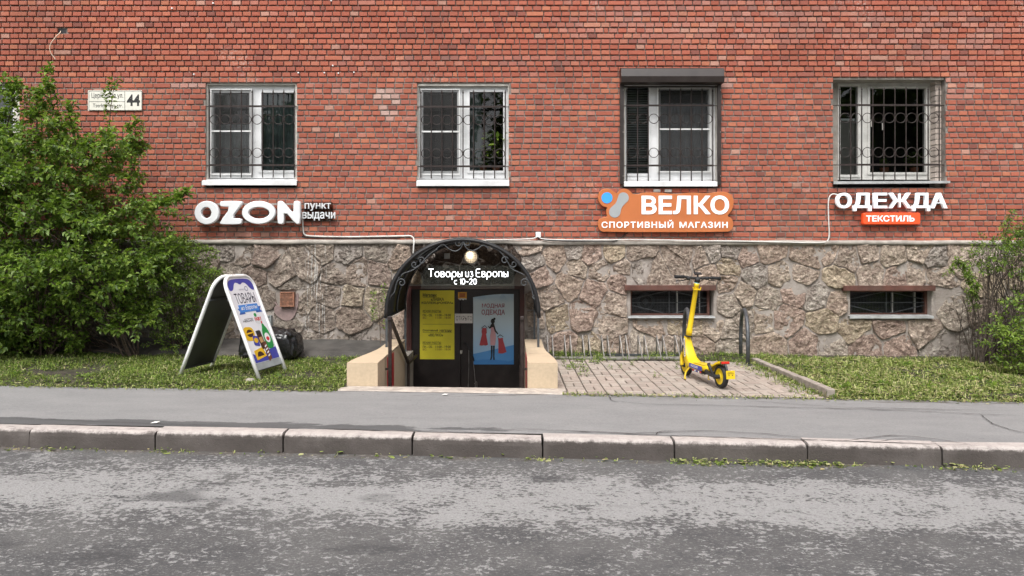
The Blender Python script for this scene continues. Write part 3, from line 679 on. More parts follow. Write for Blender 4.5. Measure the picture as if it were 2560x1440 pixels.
def window(w, frame, lights, sill, m=None, label=None, sillm=None, bars=()):
    """frame and lights in photo pixels; each light dict: r=(x0,x1,y0,y1) glass, screen/blind/curtain"""
    m = m or M_PVC; yf = w['dep']; (x0, x1), (z0, z1) = w['x'], w['z']
    root = part('window', ((x0 + x1) / 2, yf, z0), building)
    if label: root['label'] = label
    def pr(a, b, c, d, y=yf): p, q = at(a, d, y), at(b, c, y); return (p.x, q.x, p.z, q.z)
    fr = pr(*frame); ls = [pr(*l['r']) for l in lights]
    mb = MB()
    for (a, b, c, d) in cells(*fr, ls): mb.box((a, yf, c), (b, yf + .07, d))
    mb.build('frame', m, root)
    # plastered reveal round the frame
    rv = MB()
    for (a, b, c, d) in ((x0 + .001, max(fr[0], x0 + .012), z0 + .03, z1 - .001), (min(fr[1], x1 - .012), x1 - .001, z0 + .03, z1 - .001)):
        rv.box((a, .035 if w['dep'] < .2 else w['dep'], c), (b, yf + .09, d))
    rv.box((x0 + .012, .030, max(fr[3], z1 - .05)), (x1 - .012, yf + .09, z1 - .002)); rv.build('reveal', M_PLASTER if w['dep'] < .2 else M_CEMENT, root)
    for l, (a, b, c, d) in zip(lights, ls):
        sw = .034; mb = MB()
        for (p, q, r_, t) in cells(a - sw, b + sw, c - sw, d + sw, [(a, b, c, d)]): mb.box((p, yf - .016, r_), (q, yf + .001, t))
        mb.build('sash', m, root)
        MB().add([(a - .004, yf + .03, c - .004), (b + .004, yf + .03, c - .004), (b + .004, yf + .03, d + .004), (a - .004, yf + .03, d + .004)], [(0, 1, 2, 3)]).build('pane', M_GLASS, root)
        if l.get('screen'):
            s0 = pr(*l['screen'], yf - .028); mb = MB()
            for (p, q, r_, t) in cells(*s0, [(s0[0] + .018, s0[1] - .018, s0[2] + .018, s0[3] - .018)]): mb.box((p, yf - .036, r_), (q, yf - .022, t))
            if l.get('bar'):
                zb = at(0, l['bar'], yf - .03).z; mb.box((s0[0] + .018, yf - .037, zb - .011), (s0[1] - .018, yf - .021, zb + .011))
            sf = mb.build('screen_frame', M_WHITE if l.get('bar') else M_PVC, root)
            MB().add([(s0[0] + .01, yf - .029, s0[2] + .01), (s0[1] - .01, yf - .029, s0[2] + .01), (s0[1] - .01, yf - .029, s0[3] - .01), (s0[0] + .01, yf - .029, s0[3] - .01)], [(0, 1, 2, 3)]).build('fly_screen', M_SCREEN, root)
        if l.get('blind'):
            bl = MB(); zz = c
            while zz < d: bl.box((a - .01, yf + .115, zz), (b + .01, yf + .130, zz + .0045)); zz += .0255
            bl.build('venetian_blind', M_WHITE, root)
        if l.get('curtain'):
            f0, f1, mm, hh = l['curtain']; curtain('curtain', a + (b - a) * f0, a + (b - a) * f1, c - .05, c + (d - c) * hh, yf + .115, mm, root)
        if l.get('roller'):
            zr = at(0, l['roller'], yf).z; MB().box((a + .002, yf + .05, c), (b - .02, yf + .056, zr)).build('roller_blind', mat('roller_cloth', (0.24, 0.22, 0.20), 0.9, 0.1, 5), root)
            MB().box((a + .002, yf + .044, zr), (b - .02, yf + .066, zr + .03)).build('blind_rail', M_WHITE, root)
    for (hx, hy) in bars:                     # handles
        p = at(hx, hy, yf - .03); MB().tube([p + Vector((0, .014, 0)), p, p + Vector((0, -.004, -.10))], .0085, 6).build('handle', M_STEEL, root)
    if sill:
        a, b = at(sill[0], sill[3], -.05), at(sill[1], sill[2], -.05); mb = MB(); zt = at(0, sill[2], yf * .3).z
        za, zb, zc = zt + .015, b.z - .004, a.z
        vs = []
        for x, e in ((a.x, 0), (b.x, 0)): vs += [(x, yf - .002, za), (x, -.055, zb - .01), (x, -.058, zc), (x, -.05, zc), (x, -.048, zb - .022), (x, yf - .002, za - .012)]
        mb.add(vs, [(0, 1, 7, 6), (1, 2, 8, 7), (2, 3, 9, 8), (3, 4, 10, 9), (4, 5, 11, 10), (5, 4, 3, 2, 1, 0), (6, 7, 8, 9, 10, 11)])
        mb.build('sill', sillm or M_PVC, root, fix=True)
    # dark room behind the glass
    r = MB(); X0, X1, Z0, Z1, Y0, Y1 = x0 - .3, x1 + .3, z0 - .2, z1 + .2, .302, 1.7
    r.add([(X0, Y0, Z0), (X1, Y0, Z0), (X1, Y1, Z0), (X0, Y1, Z0), (X0, Y0, Z1), (X1, Y0, Z1), (X1, Y1, Z1), (X0, Y1, Z1)], [(0, 1, 2, 3), (4, 7, 6, 5), (1, 5, 6, 2), (2, 6, 7, 3), (3, 7, 4, 0)])
    r.build('room', M_DARK, root)
    return root
W0, W1, W2, W3, W4, W5 = WIN
window(W0, (-165, 44, 214, 448), [dict(r=(-150, -70, 226, 436)), dict(r=(-50, 34, 226, 436), curtain=(0, 1, M_CURTG, 1))], (-172, 56, 450, 465), label='window at the left edge, half behind the tall shrub')
window(W1, (516, 741, 214, 446), [dict(r=(534, 624, 232, 432), screen=(526, 631, 222, 437), bar=328, curtain=(.1, .98, M_CURTG, .62)), dict(r=(654, 736, 232, 426), curtain=(.0, 1, M_CURTD, 1))], (505, 742, 449, 463), label='white two-light window above the white sign, net curtain behind its left light')
window(W2, (1046, 1270, 217, 447), [dict(r=(1058, 1143, 230, 428), screen=(1051, 1150, 222, 437), bar=329), dict(r=(1174, 1258, 230, 427), curtain=(0, .35, M_CURTD, 1))], (1041, 1273, 450, 465), label='white two-light window over the arched entrance, green plants behind its right light')
window(W3, (1560, 1792, 210, 450), [dict(r=(1568, 1621, 217, 434), blind=True), dict(r=(1650, 1770, 224, 428), screen=(1643, 1777, 218, 431), bar=323, curtain=(0, 1, mat('grey_roller_cloth', (0.30, 0.31, 0.33), .9, .1, 4), .85))], (1560, 1793, 452, 466), label='white window under the dark roller shutter box, blinds in its narrow left light')
window(W4, (2094, 2332, 208, 449), [dict(r=(2100, 2144, 216, 437), roller=300), dict(r=(2174, 2313, 221, 431))], None, m=M_OLDW, label='old white wooden window in the deepest opening, brick reveal showing on its right', bars=((2178, 300), (2206, 308)))
window(W5, (2724, 2946, 214, 448), [dict(r=(2736, 2826, 226, 436)), dict(r=(2846, 2936, 226, 436))], (2718, 2952, 450, 465), label='window beyond the right edge')
# whitewashed bricks of the deep reveal and its zinc sill
w4r = part('brick_reveal', (W4['x'][1], .1, W4['z'][0]), building)
for k in range(10, 30):
    for side in (0, 1):
        xx = W4['x'][side]; d = .085 if side else .055
        t = random.uniform(.75, 1.05); off = .02 if k % 2 else .03; tint = (0.62 * t, 0.53 * t, 0.47 * t)
        a, b = (xx - d - .0, xx - .002) if side else (xx + .002, xx + d * .35)
        m1 = MB().box((a, .115 + (.006 if k % 3 else 0), course(k) + .008), (b, .258, course(k + 1) - .008), tint); m1.build('brick', M_PAVER, w4r, tint=True)
        MB().box((a + .012 if side else a, .125, course(k) - .007), (b, .258, course(k) + .0075)).build('mortar_bed', M_CEMENT, w4r)
a, b = at(2084, 460, -.06), at(2376, 452, -.06); zt = W4['z'][0] + .02
MB().add([(a.x, .26, zt + .085), (b.x, .26, zt + .085), (b.x, -.06, b.z), (a.x, -.06, b.z - .008), (a.x, -.06, a.z), (b.x, -.06, a.z + .012), (b.x, .0, a.z + .01), (a.x, .0, a.z)],
         [(0, 3, 2, 1), (3, 4, 5, 2), (4, 7, 6, 5)]).build('zinc_sill', M_ZINC, building)

# iron grilles, each with its bars, rails, tips and rings
def grille(bars, rails, y0, y1, rings, xl, xr, y, label, tilt=0):
    root = part('window_grille', at(sum(bars) / len(bars), y1, y), building); root['label'] = label
    s = (y + DW) / FPX
    p = at(bars[0], y1, y); h = (y1 - y0 - 13) * s
    bm_ = MB().tube([(0, 0, 0), (0, 0, h)], .0085, 6).mesh('bar', M_IRON)
    tm_ = MB().add([(0, 0, 0), (-.013, 0, .028), (0, -.006, .03), (.013, 0, .028), (0, .006, .03), (0, 0, .082)], [(0, 2, 1), (0, 3, 2), (0, 4, 3), (0, 1, 4), (5, 1, 2), (5, 2, 3), (5, 3, 4), (5, 4, 1)]).mesh('spear_tip', M_IRON)
    dx = (bars[-1] - bars[0]) / (len(bars) - 1); rm_ = MB().ring((0, 0, 0), dx * s * .44, .0055, 'y', 22, 5).mesh('ring', M_IRON)
    for bx in bars:
        o = at(bx, y1, y); tl = tilt * (bx - bars[0]) * s
        b_ = link('bar', bm_); b_.location = o + Vector((0, 0, tl)); put(b_, root)
        t_ = link('spear_tip', tm_); t_.location = o + Vector((0, 0, h - .012 + tl)); put(t_, root)
    for ry in rails:
        a, b = at(xl, ry, y), at(xr, ry, y); hh = .014
        mb = MB().box((at(bars[0] - 2, ry, y).x, y - .012, a.z - hh), (at(bars[-1] + 2, ry, y).x, y - .006, a.z + hh))
        mb.tube([(a.x, y, a.z - .002), (b.x, y, b.z - .002)], .006, 6); mb.build('rail', M_IRON, root)
    for ry in rings:
        for i in range(len(bars) - 1):
            o = link('ring', rm_); o.location = at((bars[i] + bars[i + 1]) / 2, ry, y) + Vector((0, -.003, tilt * (bars[i] - bars[0]) * s)); put(o, root)
def sp(a, b, n): return [a + (b - a) * i / (n - 1) for i in range(n)]
grille(sp(524, 736, 9), (266, 413), 221, 444, (299, 382), 514, 742, .02, 'iron grille with rings on the window above the white sign')
grille(sp(1052, 1263, 9), (267, 416), 222, 446, (300, 384), 1043, 1272, .02, 'iron grille with rings on the window over the entrance')
grille(sp(1567, 1782, 9), (264, 414), 218, 453, (297, 382), 1558, 1795, .03, 'iron grille with rings on the shuttered window')
grille(sp(2099, 2348, 10), (263, 412), 214, 453, (295, 381), 2083, 2365, .05, 'iron grille with ten bars on the deep window at the right')
# a small dark hole with a loose wire
MB().box((holehole[0] - .02, .03, holehole[2] - .02), (holehole[1] + .02, .29, holehole[3] + .02)).build('wall_hole', M_DARKMET, building)
wp = smooth_path([at(152, 78, .03), at(150, 82, -.01), at(138, 94, -.05), at(126, 112, -.06), at(126, 130, -.05), at(140, 150, -.03)], 6)
tag(MB().tube(wp, .0065, 6).build('loose_wire', mat('cream_cable', (0.60, 0.47, 0.36), .5, .1, 10), smooth=True), 'cream wire hanging loose from a hole high in the brick wall', 'wire')
pl_ = MB()
for (px, py) in ((832, 164), (846, 183), (746, 182), (811, 182), (885, 181), (485, 186), (533, 8), (828, 2), (430, 21)):
    MB().lathe([(.0, -.012), (.011, -.011), (.013, 0), (.013, .01)], at(px, py, -.006), (0, 1, 0), 8).build('wall_plug', M_WHITE, building)

# ---------------------------------------------------------------- cellar windows in the plinth
for i, (h, lab) in enumerate(zip(BW, ('cellar window behind the yellow scooter', 'cellar window left of the bare-stemmed shrub'))):
    (x0, x1, z0, z1) = h; cw = part('cellar_window', ((x0 + x1) / 2, .05, z0), building); cw['label'] = lab
    mb = MB()
    for (a, b, c, d) in cells(x0, x1, z0, z1, [(x0 + .02, x1 - .02 - .03 * i, z0 + .012, z1 - .005)]): mb.box((a, PY + .004, c), (b, .09, d))
    mb.build('reveal', M_PMORT, cw)
    a, b, c, d = x0 + .02, x1 - .05, z0 + .02, z1 - .01; yf = .055; mb = MB()
    for k in cells(a, b, c, d, [(a + .035, b - .035, c + .035, d - .03)]): mb.box((k[0], yf, k[2]), (k[1], yf + .05, k[3]))
    mb.build('frame', M_BROWNW, cw)
    mm = MB(); s_ = .022
    for x in frange(a + .03, b - .03, s_): mm.box((x - .001, yf + .052, c + .02), (x + .001, yf + .054, c + (d - c) * .72))
    for z in frange(c + .02, c + (d - c) * .72, s_): mm.box((a + .03, yf + .0545, z - .001), (b - .03, yf + .0565, z + .001))
    tag(mm.build('wire_mesh', M_GREYIRON, cw), kind='stuff')
    mx, mz = (a + b) / 2, (c + d) / 2
    for q in ([(a, mz), (b, mz)], [(mx, c), (mx, d)], [(a, mz - .03), (mx, c + .02)], [(mx, c + .02), (b, mz - .03)], [(a, mz + .04), (mx, d - .02)], [(mx, d - .02), (b, mz + .04)]):
        MB().tube([(u, yf + .02, v) for u, v in q], .006, 6).build('grille_bar', M_GREYIRON, cw)
    for fx in (.61, .89): MB().box((a + (b - a) * fx, .16, c), (a + (b - a) * fx + .016, .20, d)).build('inner_frame', M_OLDW, cw)
    MB().add([(a, .18, c), (b, .18, c), (b, .18, d), (a, .18, d)], [(0, 1, 2, 3)]).build('pane', M_GLASS, cw)
    r = MB(); Y0, Y1 = .302, 1.0; X0, X1, Z0, Z1 = x0 - .1, x1 + .1, z0 - .1, z1 + .1
    r.add([(X0, Y0, Z0), (X1, Y0, Z0), (X1, Y1, Z0), (X0, Y1, Z0), (X0, Y0, Z1), (X1, Y0, Z1), (X1, Y1, Z1), (X0, Y1, Z1)], [(0, 1, 2, 3), (4, 7, 6, 5), (1, 5, 6, 2), (2, 6, 7, 3), (3, 7, 4, 0)]); r.build('room', M_DARKMET, cw)
    if i == 0: MB().ring((a + .27, .24, mz), .115, .02, 'y', 24, 6).lathe([(.0, -.03), (.04, -.02), (.045, .02)], (a + .27, .24, mz), (0, 1, 0), 12).build('fan', M_GREYIRON, cw)
    l0, l1 = ((1562, 1790) if i == 0 else (2108, 2338)); lz0, lz1 = at(0, 726 + i, -.12).z, at(0, 713 + i, -.12).z
    MB().box((at(l0, 0, -.12).x, -.135, lz0), (at(l1, 0, -.12).x, -.03, lz1)).build('lintel', M_BROWNW, cw, bevel=.004)
    s0, s1 = ((1570, 1788) if i == 0 else (2124, 2334)); ys = (792, 795) if i == 0 else (790, 796)
    xs = frange(at(s0, 0, -.12).x, at(s1, 0, -.12).x, .06); vs = []
    for x in xs: j = .004 * fbm((x * 5, 1, i)); vs += [(x, .02, at(0, ys[0], -.1).z + .012 + j), (x, -.125, at(0, ys[0], -.12).z + j), (x, -.128, at(0, ys[1], -.12).z + j), (x, -.10, at(0, ys[1], -.12).z + .01 + j)]
    MB().add(vs, [(4 * k + j, 4 * k + j + 1, 4 * k + j + 5, 4 * k + j + 4) for k in range(len(xs) - 1) for j in range(3)]).build('sill', M_ZINC, cw)
# vents in the plinth
def vent(px, m, lab, name='vent_grille'):
    a, b = at(px[0], px[3], -.13), at(px[1], px[2], -.13); v = part(name, ((a.x + b.x) / 2, -.11, a.z), building); v['label'] = lab; mb = MB()
    for k in cells(a.x, b.x, a.z, b.z, [(a.x + .014, b.x - .014, a.z + .014, b.z - .014)]): mb.box((k[0], -.135, k[2]), (k[1], -.05, k[3]))
    mb.build('frame', m, v); MB().box((a.x + .01, -.10, a.z + .01), (b.x - .01, -.055, b.z - .01)).build('backing', M_DARKMET, v)
    n = max(5, round((b.z - a.z) / .021))
    for k in range(n):
        z = a.z + .02 + (b.z - a.z - .04) * k / (n - 1); MB().add([(a.x + .012, -.131, z - .007), (b.x - .012, -.131, z - .007), (b.x - .012, -.118, z + .007), (a.x + .012, -.118, z + .007)], [(0, 1, 2, 3)]).build('slat', m, v)
vent((700, 735, 730, 767), mat('rusty_paint', (0.27, 0.125, 0.075), .8, .35, 25, bump=.3, dirt=.3), 'rust-brown vent grille in the plinth')
vent((656, 678, 789, 830), mat('grey_paint', (0.25, 0.27, 0.27), .6, .2, 12, dirt=.3), 'grey vent grille behind the folding sign')
# faded purple paint round the rusty vent
pp = [(x, z) for x, z in [(at(px, py, 0).x, at(px, py, 0).z) for px, py in ((692, 748), (701, 768), (738, 768), (745, 728), (752, 740), (748, 770), (738, 795), (720, 802), (702, 794), (688, 778))]]
MB().prism(chaikin(pp, 2), -.085, -.03).build('render_patch', mat('purple_render', (0.26, 0.19, 0.18), .9, .2, 14, bump=.6, bscale=40, dirt=.3), building, fix=True)

# ---------------------------------------------------------------- entrance: stairwell, door, canopy
ent = thing('entrance_stairwell', 'sunken concrete steps between two low tan faced walls leading down to the shop door', 'stairwell', (-.6, -2.9, 0))
WT = 0.255
def low_wall(inner, outer_f, outer_b, s):
    """tan wall, flared towards the street; s = +1 on the right"""
    r = part('stair_wall', (inner, -2.9, 0), ent); st = []
    for k in range(13):
        t = k / 12; y = -2.955 + t * 1.98; fl = max(0, 1 - t / .60); st.append((y, inner, outer_b + (outer_f - outer_b) * fl * fl * (3 - 2 * fl)))
    vs, fs = [], []
    for (y, i, o) in st:
        zt = WT + .01 * (y + 2.95); vs += [(i, y, -1.2), (i, y, zt), (o, y, zt), (o, y, -.3)]
    for k in range(12):
        for j in range(3): fs.append((4 * k + j, 4 * k + j + 1, 4 * k + j + 5, 4 * k + j + 4))
    fs += [(0, 1, 2, 3), (48, 49, 50, 51)]
    MB().box((min(inner, outer_b), -.974, -1.2), (max(inner, outer_b), -.055, .02)).build('bank', M_CEMENT, r)
    MB().add(vs, fs).build('core', M_CEMENT, r, fix=True)
    # facing panels: top slabs, front slab, inner slabs
    cuts = [0, 4, 8, 12]
    for a, b in zip(cuts, cuts[1:]):
        v2, f2 = [], []; P = st[a:b + 1]
        for q, (y, i, o) in enumerate(P):
            zt = WT + .01 * (y + 2.95); y_ = y + (.003 if q == 0 else -.003 if q == len(P) - 1 else 0) - (.014 if a == 0 and q == 0 else 0); v2 += [(i - s * .012, y_, zt + .002), (o + s * .012, y_, zt + .002), (o + s * .012, y_, zt + .014), (i - s * .012, y_, zt + .014)]
        for q in range(len(P) - 1):
            for j in range(4): f2.append((4 * q + j, 4 * q + (j + 1) % 4, 4 * q + 4 + (j + 1) % 4, 4 * q + 4 + j))
        f2 += [(0, 1, 2, 3), (len(v2) - 4, len(v2) - 3, len(v2) - 2, len(v2) - 1)]
        MB().add(v2, f2).build('top_slab', M_TAN, r, fix=True)
    i, o = st[0][1], st[0][2]; x0, x1 = min(i - s * .012, o + s * .012), max(i - s * .012, o + s * .012)
    MB().box((x0, -2.969, -.08), (x1, -2.957, WT + .0015)).build('front_slab', M_TAN, r)
    for a, b in ((-2.94, -2.3), (-2.294, -1.66), (-1.654, -.98)):
        MB().box((min(i, i - s * .011), a, -.9), (max(i, i - s * .011), b, WT + .001)).build('side_slab', M_TAN, r)
    o2 = MB(); v2 = []
    for (y, i_, o_) in st: v2 += [(o_ + s * .001, y, -.06), (o_ + s * .011, y, -.06), (o_ + s * .011, y, WT + .001), (o_ + s * .001, y, WT + .001)]
    f2 = [(4 * q + j, 4 * q + (j + 1) % 4, 4 * q + 4 + (j + 1) % 4, 4 * q + 4 + j) for q in range(12) for j in range(4)]
    o2.add(v2, f2).build('outer_facing', M_TAN, r, fix=True)
    rx = i - s * .0115
    MB().box((min(rx, rx - s * .006), -2.38, -.15), (max(rx, rx - s * .006), -1.92, WT - .012)).build('red_panel', mat('red_panel_paint', (0.38, 0.022, 0.03), .45, .1, 9), r)
SWL, SWR = -1.425, 0.178
low_wall(SWL, -1.725, -1.585, -1); low_wall(SWR, .468, .375, 1)
stepm = mat('concrete_step', (0.27, 0.25, 0.23), .9, .18, 10, bump=.5, bscale=50, dirt=.35)
for k in range(6):
    y0 = -2.90 + k * .27; MB().box((SWL + .013, y0 if k else -2.95, -1.3), (SWR - .013, y0 + .268, -.005 - .176 * (k + 1))).build('step', stepm, ent)
MB().box((SWL + .013, -1.279, -1.3), (SWR - .013, .0, -1.06)).build('landing', stepm, ent)
# whitish worn concrete strip between the pavement and the steps
xs = frange(-1.78, .52, .07); vs = []
for x in xs:
    f_ = edge_y(x) + .0 - .03 * fbm((x * 3, 0, 4)); vs += [(x, f_, gz(x) - .01), (x, f_ + .015, gz(x) + .006), (x, -2.985, gz(x) + .008), (x, -2.965 if x < SWL or x > SWR else -2.94, gz(x) - .03)]
MB().add(vs, [(4 * k + j, 4 * k + 4 + j, 4 * k + 5 + j, 4 * k + 1 + j) for k in range(len(xs) - 1) for j in range(3)]).build('threshold', mat('pale_concrete', (0.40, 0.35, 0.305), .9, .2, 14, bump=.5, bscale=60, dirt=.3), ent)
# door
door = part('entrance_door', (-.67, .0, -1.06), building); door['label'] = 'dark brown double steel door at the foot of the steps'
M_DOOR = mat('dark_door_paint', (0.016, 0.011, 0.011), .45, .3, 9, dirt=.15, bump=.06)
dx0, dx1, dz1 = DOOR[0], DOOR[1], DOOR[3]
mid = at(1152, 0, 0).x
MB().box((dx0 + .07, -.02, -1.055), (mid - .003, .04, dz1 - .05)).build('leaf', M_DOOR, door, bevel=.004)
MB().box((mid + .003, -.02, -1.055), (dx1 - .07, .04, dz1 - .05)).build('leaf', M_DOOR, door, bevel=.004)
mb = MB()
for k in cells(dx0 + .001, dx1 - .001, -1.06, dz1 - .001, [(dx0 + .068, dx1 - .068, -1.2, dz1 - .048)]): mb.box((k[0], -.06, k[2]), (k[1], .10, k[3]))
mb.build('frame', M_MAROON, door)
MB().box((dx0, .105, -1.2), (dx1, .13, dz1)).build('backing', M_DARKMET, door)
p = at(1153, 880, -.03); MB().box((p.x - .016, -.034, p.z - .022), (p.x + .016, -.0205, p.z + .022)).build('lock_plate', M_STEEL, door)
hp = smooth_path([at(1162, 858, -.03), at(1166, 860, -.075), at(1174, 875, -.085), at(1182, 892, -.075), at(1184, 902, -.03)], 5)
MB().tube(hp, .011, 7).build('handle', M_BLACK, door, smooth=True)
# chains hanging from the handle
for q in (((1172, 872), (1172, 920), (1170, 973)), ((1182, 895), (1186, 930), (1188, 965), (1184, 985)), ((1186, 960), (1192, 955), (1192, 985))):
    MB().tube(smooth_path([at(a, b, -.045) for a, b in q], 6), .0035, 5).build('chain', M_RACK, door)
# plaster above and beside the door is the same stone wall; the barrel canopy
can = thing('entrance_canopy', 'black barrel canopy with iron scrolls arching over the sunken shop entrance', 'canopy', (-.6, -1.75, .27))
CYF = -1.75; cL, cR = at(960, 795, CYF), at(1352, 795, CYF); ccx, hw = (cL.x + cR.x) / 2, (cR.x - cL.x) / 2
zsp = cL.z; ztop = at(1156, 594, CYF).z; rise = ztop - zsp
def arch(t, k=1.0): a = math.pi * (1 - t); return (ccx + hw * k * math.cos(a), zsp + rise * (k if k != 1 else 1) * math.sin(a) ** .92)
N = 40; vs, fs = [], []
for off in (0, -.012):
    for y in (CYF, -.12):
        for i in range(N + 1):
            x, z = arch(i / N); a = math.pi * (1 - i / N); vs.append((x + off * math.cos(a), y, z + off * math.sin(a)))
n = N + 1
for i in range(N): fs += [(i, i + 1, n + i + 1, n + i), (2 * n + i, 3 * n + i, 3 * n + i + 1, 2 * n + i + 1), (i, 2 * n + i, 2 * n + i + 1, i + 1), (n + i, n + i + 1, 3 * n + i + 1, 3 * n + i)]
MB().add(vs, fs).build('roof_sheet', M_SKIN, can, smooth=True)
for y in (CYF + .012, -.9, -.14):
    pts = []
    for i in range(N + 1):
        x, z = arch(i / N); a = math.pi * (1 - i / N); pts.append((x - .026 * math.cos(a), y, z - .026 * math.sin(a)))
    MB().tube(pts, .022 if y < -1 else .014, 6).build('arch_rib', M_DARKMET if y < -1 else M_GREYIRON, can, smooth=True)
for i in (0, 10, 30, 40):
    x, z = arch(i / N); a = math.pi * (1 - i / N); MB().tube([(x - .028 * math.cos(a), CYF + .01, z - .028 * math.sin(a)), (x - .028 * math.cos(a), -.14, z - .028 * math.sin(a))], .011, 6).build('purlin', M_GREYIRON, can)
for x, zb in ((cL.x + .03, WT + .005), (cR.x - .03, WT + .005)):
    for y in (CYF + .012, -.16):
        MB().box((x - .014, y - .014, zb if y < -1 else .015), (x + .014, y + .014, zsp + .02)).build('post', M_GREYIRON, can)
# scrolls in the front arch
def scroll(pts): MB().tube(smooth_path([at(a, b, CYF + .012) for a, b in pts], 6), .0075, 5).build('scroll', M_GREYIRON, can, smooth=True)
def spiral(cx, cy, r, a0, turns, d=1): return [(cx + r * (1 - .72 * k / 14) * math.cos(R(a0 + d * 360 * turns * k / 14)), cy + r * (1 - .72 * k / 14) * math.sin(R(a0 + d * 360 * turns * k / 14))) for k in range(15)]
scroll([(1158, 598), (1156, 612), (1150, 622), (1138, 628), (1122, 622), (1108, 611), (1096, 618), (1088, 626)])
scroll([(1158, 598), (1161, 612), (1168, 622), (1180, 627), (1194, 622), (1207, 613), (1218, 618), (1224, 622)])
scroll(spiral(1145, 607, 9, 0, 1.1, 1)); scroll(spiral(1169, 606, 9, 180, 1.1, -1))
scroll([(1094, 622), (1076, 634), (1062, 648), (1048, 664), (1030, 676), (1008, 684), (1002, 692)]); scroll(spiral(1054, 652, 10, 200, 1.15, 1)); scroll(spiral(1036, 661, 9, 20, 1.1, 1))
scroll([(1228, 618), (1246, 626), (1260, 640), (1270, 656), (1280, 672), (1300, 682), (1312, 688)]); scroll(spiral(1262, 651, 10, -20, 1.15, -1)); scroll(spiral(1284, 660, 9, 160, 1.1, -1))
scroll([(998, 692), (990, 712), (986, 730), (976, 742), (974, 750)]); scroll(spiral(1004, 707, 11, 190, 1.2, 1))
scroll([(1316, 692), (1326, 712), (1332, 736), (1334, 746), (1340, 748)]); scroll(spiral(1311, 707, 11, -10, 1.2, -1)); scroll(spiral(1335, 743, 5, 0, 1.0, -1))
# handrails down both sides of the steps
def rail(x, label):
    h = thing('stair_handrail', label, 'handrail', (x, -2.5, -.3))
    A, B, C_ = Vector((x, -2.5, .705)), Vector((x, -1.02, -.02)), Vector((x, -.22, -.03))
    mb = MB().box((x - .022, -2.53, .68), (x + .022, -2.47, .712)); mb.tube([A, B], .024, 4); mb.tube([B, C_], .024, 4); mb.build('rail', M_IRON, h)
    for y, zt, zb in ((-2.49, .69, -.36), (-1.03, -.03, -1.06)): MB().box((x - .018, y - .018, zb), (x + .018, y + .018, zt)).build('post', M_IRON, h)
    s = -1 if x < -.6 else 1
    for y, z in ((-2.49, .13), (-1.03, -.35)):
        MB().box((min(x, x + s * .055), y - .012, z - .012), (max(x, x + s * .055), y + .012, z + .012)).build('bracket', M_IRON, h)
rail(-1.362, 'dark iron handrail on the left side of the sunken steps'); rail(.112, 'dark iron handrail on the right side of the sunken steps')
# lamp over the door
lp = at(1177, 642, -.16); lamp = thing('bulkhead_lamp', 'round lit wall lamp with a wire cage under the canopy', 'lamp', lp)
MB().lathe([(.0, .10), (.105, .10), (.11, .06), (.10, .035), (.09, .03)], lp, (0, 1, 0), 28).build('base', M_WHITE, lamp, smooth=True)
s_ = NT('lamp_glass'); s_.col((.8, .7, .55)); v_ = s_.pos(); f_ = s_.noise(v_, 9, 2)
dist = s_.n('VectorMath', operation='DISTANCE'); dist.inputs[1].default_value = (lp.x - .01, lp.y - .05, lp.z + .03); s_.l(v_, dist.inputs[0])
s_.b.inputs['Emission Color'].default_value = (1, .80, .55, 1); s_.l(s_.math('ADD', s_.ramp(dist.outputs[1], .02, .07, 1.7, .34), s_.math('MULTIPLY', f_, .08)), s_.b.inputs['Emission Strength'])
MB().lathe([(.088, .03), (.086, 0), (.074, -.035), (.05, -.058), (.02, -.068), (.0, -.069)], lp, (0, 1, 0), 28).build('glass', s_.m, lamp, smooth=True)
cg = MB()
for k in range(5):
    o = -.066 + .033 * k; h = math.sqrt(max(.001, .092 ** 2 - o * o))
    for ax in (0, 1):
        pts = [];
        for q in range(9):
            u = -h + 2 * h * q / 8; rr = math.hypot(u, o); y = -.075 * math.sqrt(max(0, 1 - (rr / .10) ** 2)) - .004
            pts.append(lp + (Vector((u, y, o)) if ax == 0 else Vector((o, y, u))))
        cg.tube(pts, .0022, 4)
cg.ring(lp + Vector((0, .02, 0)), .097, .006, 'y', 26, 5).build('cage', M_RACK, lamp, smooth=True)
pl_ = bpy.data.lights.new('lamp_bulb', 'POINT'); pl_.energy = .35; pl_.color = (1, .8, .55); pl_.shadow_soft_size = .06
po = bpy.data.objects.new('lamp_bulb', pl_); COL.objects.link(po); po.location = lp + Vector((0, -.12, 0)); put(po, lamp)
# junction boxes and wires under the canopy
def wbox(name, x0, x1, y0, y1, y, label, d=.05, m=None):
    a, b = at(x0, y1, y), at(x1, y0, y); return tag(MB().box((a.x, y - d, a.z), (b.x, y, b.z)).build(name, m or M_WHITE, bevel=.006), label, 'box')
wbox('junction_box', 1111, 1125, 633, 647, -.13, 'square grey junction box left of the lit round lamp', .05, mat('grey_plastic', (.32, .32, .32), .5, .1, 9))
wbox('junction_box', 1339, 1352, 580, 593, -.005, 'small white junction box on the bricks above the canopy', .05)
wbox('transformer_box', 1198, 1224, 609, 616, -.5, 'long grey box right of the lit round lamp', .04, mat('grey_plastic2', (.22, .22, .22), .5, .1, 9))
